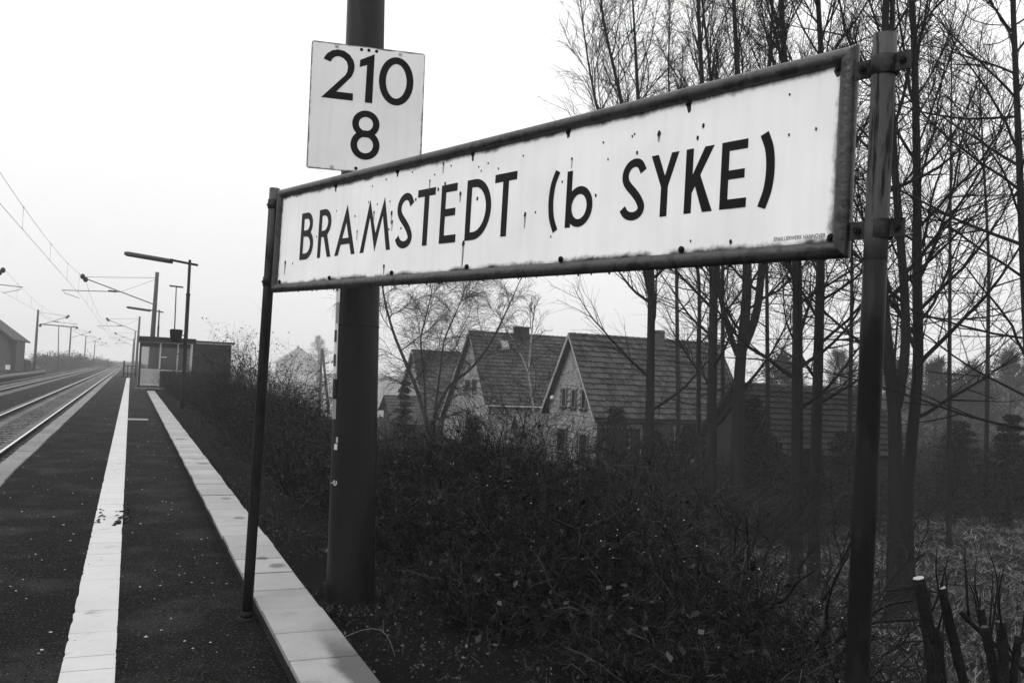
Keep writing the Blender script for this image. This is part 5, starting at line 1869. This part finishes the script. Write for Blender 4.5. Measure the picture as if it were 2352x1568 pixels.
for i, ((px, py, d, r_, h), wh) in enumerate(zip(gs, where)):
    p = at_depth(px, py, d)
    shrub('garden_shrub', 'dark twiggy garden shrub ' + wh, float(p[0]), float(p[1]), r_, r_, h, 90, 7, 5, 1600, .09, 430 + i, GS, spread=.6, r0=.014, r3=.006, noise=.12)

for i, (x, y, rx, h, lab) in enumerate(((-13.5, 205., 4., 2.6, 'foggy clump of scrub beside the far track'), (-14.5, 235., 6., 3.6, 'foggier clump of scrub further down the line'), (-9.5, 270., 5., 3.0, 'palest clump of scrub near the vanishing rails'))):
    shrub('trackside_scrub', lab, x, y, rx, rx, h, 160, 7, 5, 2500, .35, 600 + i, 'trackside scrub in the fog', spread=.7, r0=.05, r3=.03, noise=.12, stem_m=M_twig_far)

# ---- ground cover
M_blade = mat_island('winter_grass', 0.125, 0.7, 0.7)
M_litter = mat_island('leaf_litter', 0.045, 0.95, 0.5, 0.4, 3.0)


def blades(n, pos, h0, h1, rg, wdt=.006, lean=.7):
    z = ground_z(pos[:, 0], pos[:, 1])
    B = np.stack([pos[:, 0], pos[:, 1], z - .01], 1)
    h = rg.uniform(h0, h1, n)[:, None]
    a = rg.uniform(0, 2 * PI, n)
    sd = np.stack([np.cos(a), np.sin(a), np.zeros(n)], 1) * (wdt * rg.uniform(.6, 1.4, n))[:, None]
    ln_ = rg.normal(0, lean, (n, 3))
    ln_[:, 2] = 1
    ln_ /= np.linalg.norm(ln_, axis=1, keepdims=True)
    tip = B + ln_ * h
    tip[:, 2] -= .15 * h[:, 0]
    V = np.stack([B - sd, B + sd, tip], 1).reshape(-1, 3)
    return V, np.arange(3 * n).reshape(n, 3)


rg = np.random.default_rng(500)
# slope and meadow: denser near the camera
n = 90000
rr = 4.0 * (60 / 4.0) ** rg.uniform(0, 1, n)
th = rg.uniform(math.radians(18), math.radians(64), n)
pos = np.stack([rr * np.sin(th), rr * np.cos(th)], 1)
keep = pos[:, 0] > 2.9
pos = pos[keep]
n = len(pos)
dd = np.hypot(pos[:, 0], pos[:, 1])
V, Q = blades(n, pos, .10, .28, rg, .004, .9)
k_ = np.repeat(np.clip(dd / 9, .6, 4.), 3)[:, None]
c0 = np.repeat(V.reshape(-1, 3, 3).mean(1), 3, 0)
V = c0 + (V - c0) * np.concatenate([k_, k_, np.minimum(k_, 1.4)], 1)
tag(link('grass', raw_mesh('grass', V, Q), M_blade), 'matted pale winter grass on the slope under the poplars', 'grass', kind='stuff')
n = 15000
pos = np.stack([rg.uniform(1.22, 3.3, n), 1.5 * (40 / 1.5) ** rg.uniform(0, 1, n)], 1)
P3 = np.stack([pos[:, 0], pos[:, 1], ground_z(pos[:, 0], pos[:, 1]) + rg.uniform(.0, .03, n)], 1)
V, Q = leaf_quads(P3, .022, rg, .6)
tag(link('leaf_litter', raw_mesh('leaf_litter', V, Q), M_litter), 'dead leaves and moss littering the strip beside the kerb', 'leaf litter', kind='stuff')
n = 5000
pos = np.stack([rg.uniform(1.23, 3.0, n), 2.5 * (30 / 2.5) ** rg.uniform(0, 1, n)], 1)
mr_ = rg.uniform(.17, .45, 900)
ma_ = rg.uniform(0, 2 * PI, 900)
pos = np.concatenate([pos, np.stack([1.53 + mr_ * np.cos(ma_), 6.14 + mr_ * np.sin(ma_)], 1)])
pos = pos[pos[:, 0] > 1.22]
n = len(pos)
V, Q = blades(n, pos, .03, .14, rg, .003, .8)
tag(link('verge_grass', raw_mesh('verge_grass', V, Q), M_litter), 'sparse grass growing along the kerb edge', 'grass', kind='stuff')
# bent dry stalks by the kerb
M_stalk = mat('dry_stalk', 0.14, 0.7, 0.2, 8)
st = MB()
for pts_ in (((1.17, 4.9, .14), (1.30, 4.88, .20), (1.42, 4.85, .20), (1.46, 4.80, .05)),):
    st.tube(resample(pts_, 8), .0015, 5)
single('dry_stalks', st, M_stalk, 'bent dry grass stalk leaning over the kerb', 'stalks', (1.3, 4.9, 0), kind='stuff')

# ================================================================== FOG
hz = MB().box(-940, 940, -60, 940, -7.0, 22.5)
ho = link('haze', hz.mesh('haze'))
tag(ho, 'even winter fog filling the whole scene', 'haze', kind='stuff')
hm = bpy.data.materials.new('fog')
hm.use_nodes = True
t = hm.node_tree
t.nodes.clear()
o_ = t.nodes.new('ShaderNodeOutputMaterial')
pv = t.nodes.new('ShaderNodeVolumePrincipled')
pv.inputs['Color'].default_value = (.99, .99, .99, 1)
pv.inputs['Density'].default_value = 0.0011
pv.inputs['Anisotropy'].default_value = 0.0
t.links.new(pv.outputs[0], o_.inputs['Volume'])
ho.data.materials.append(hm)
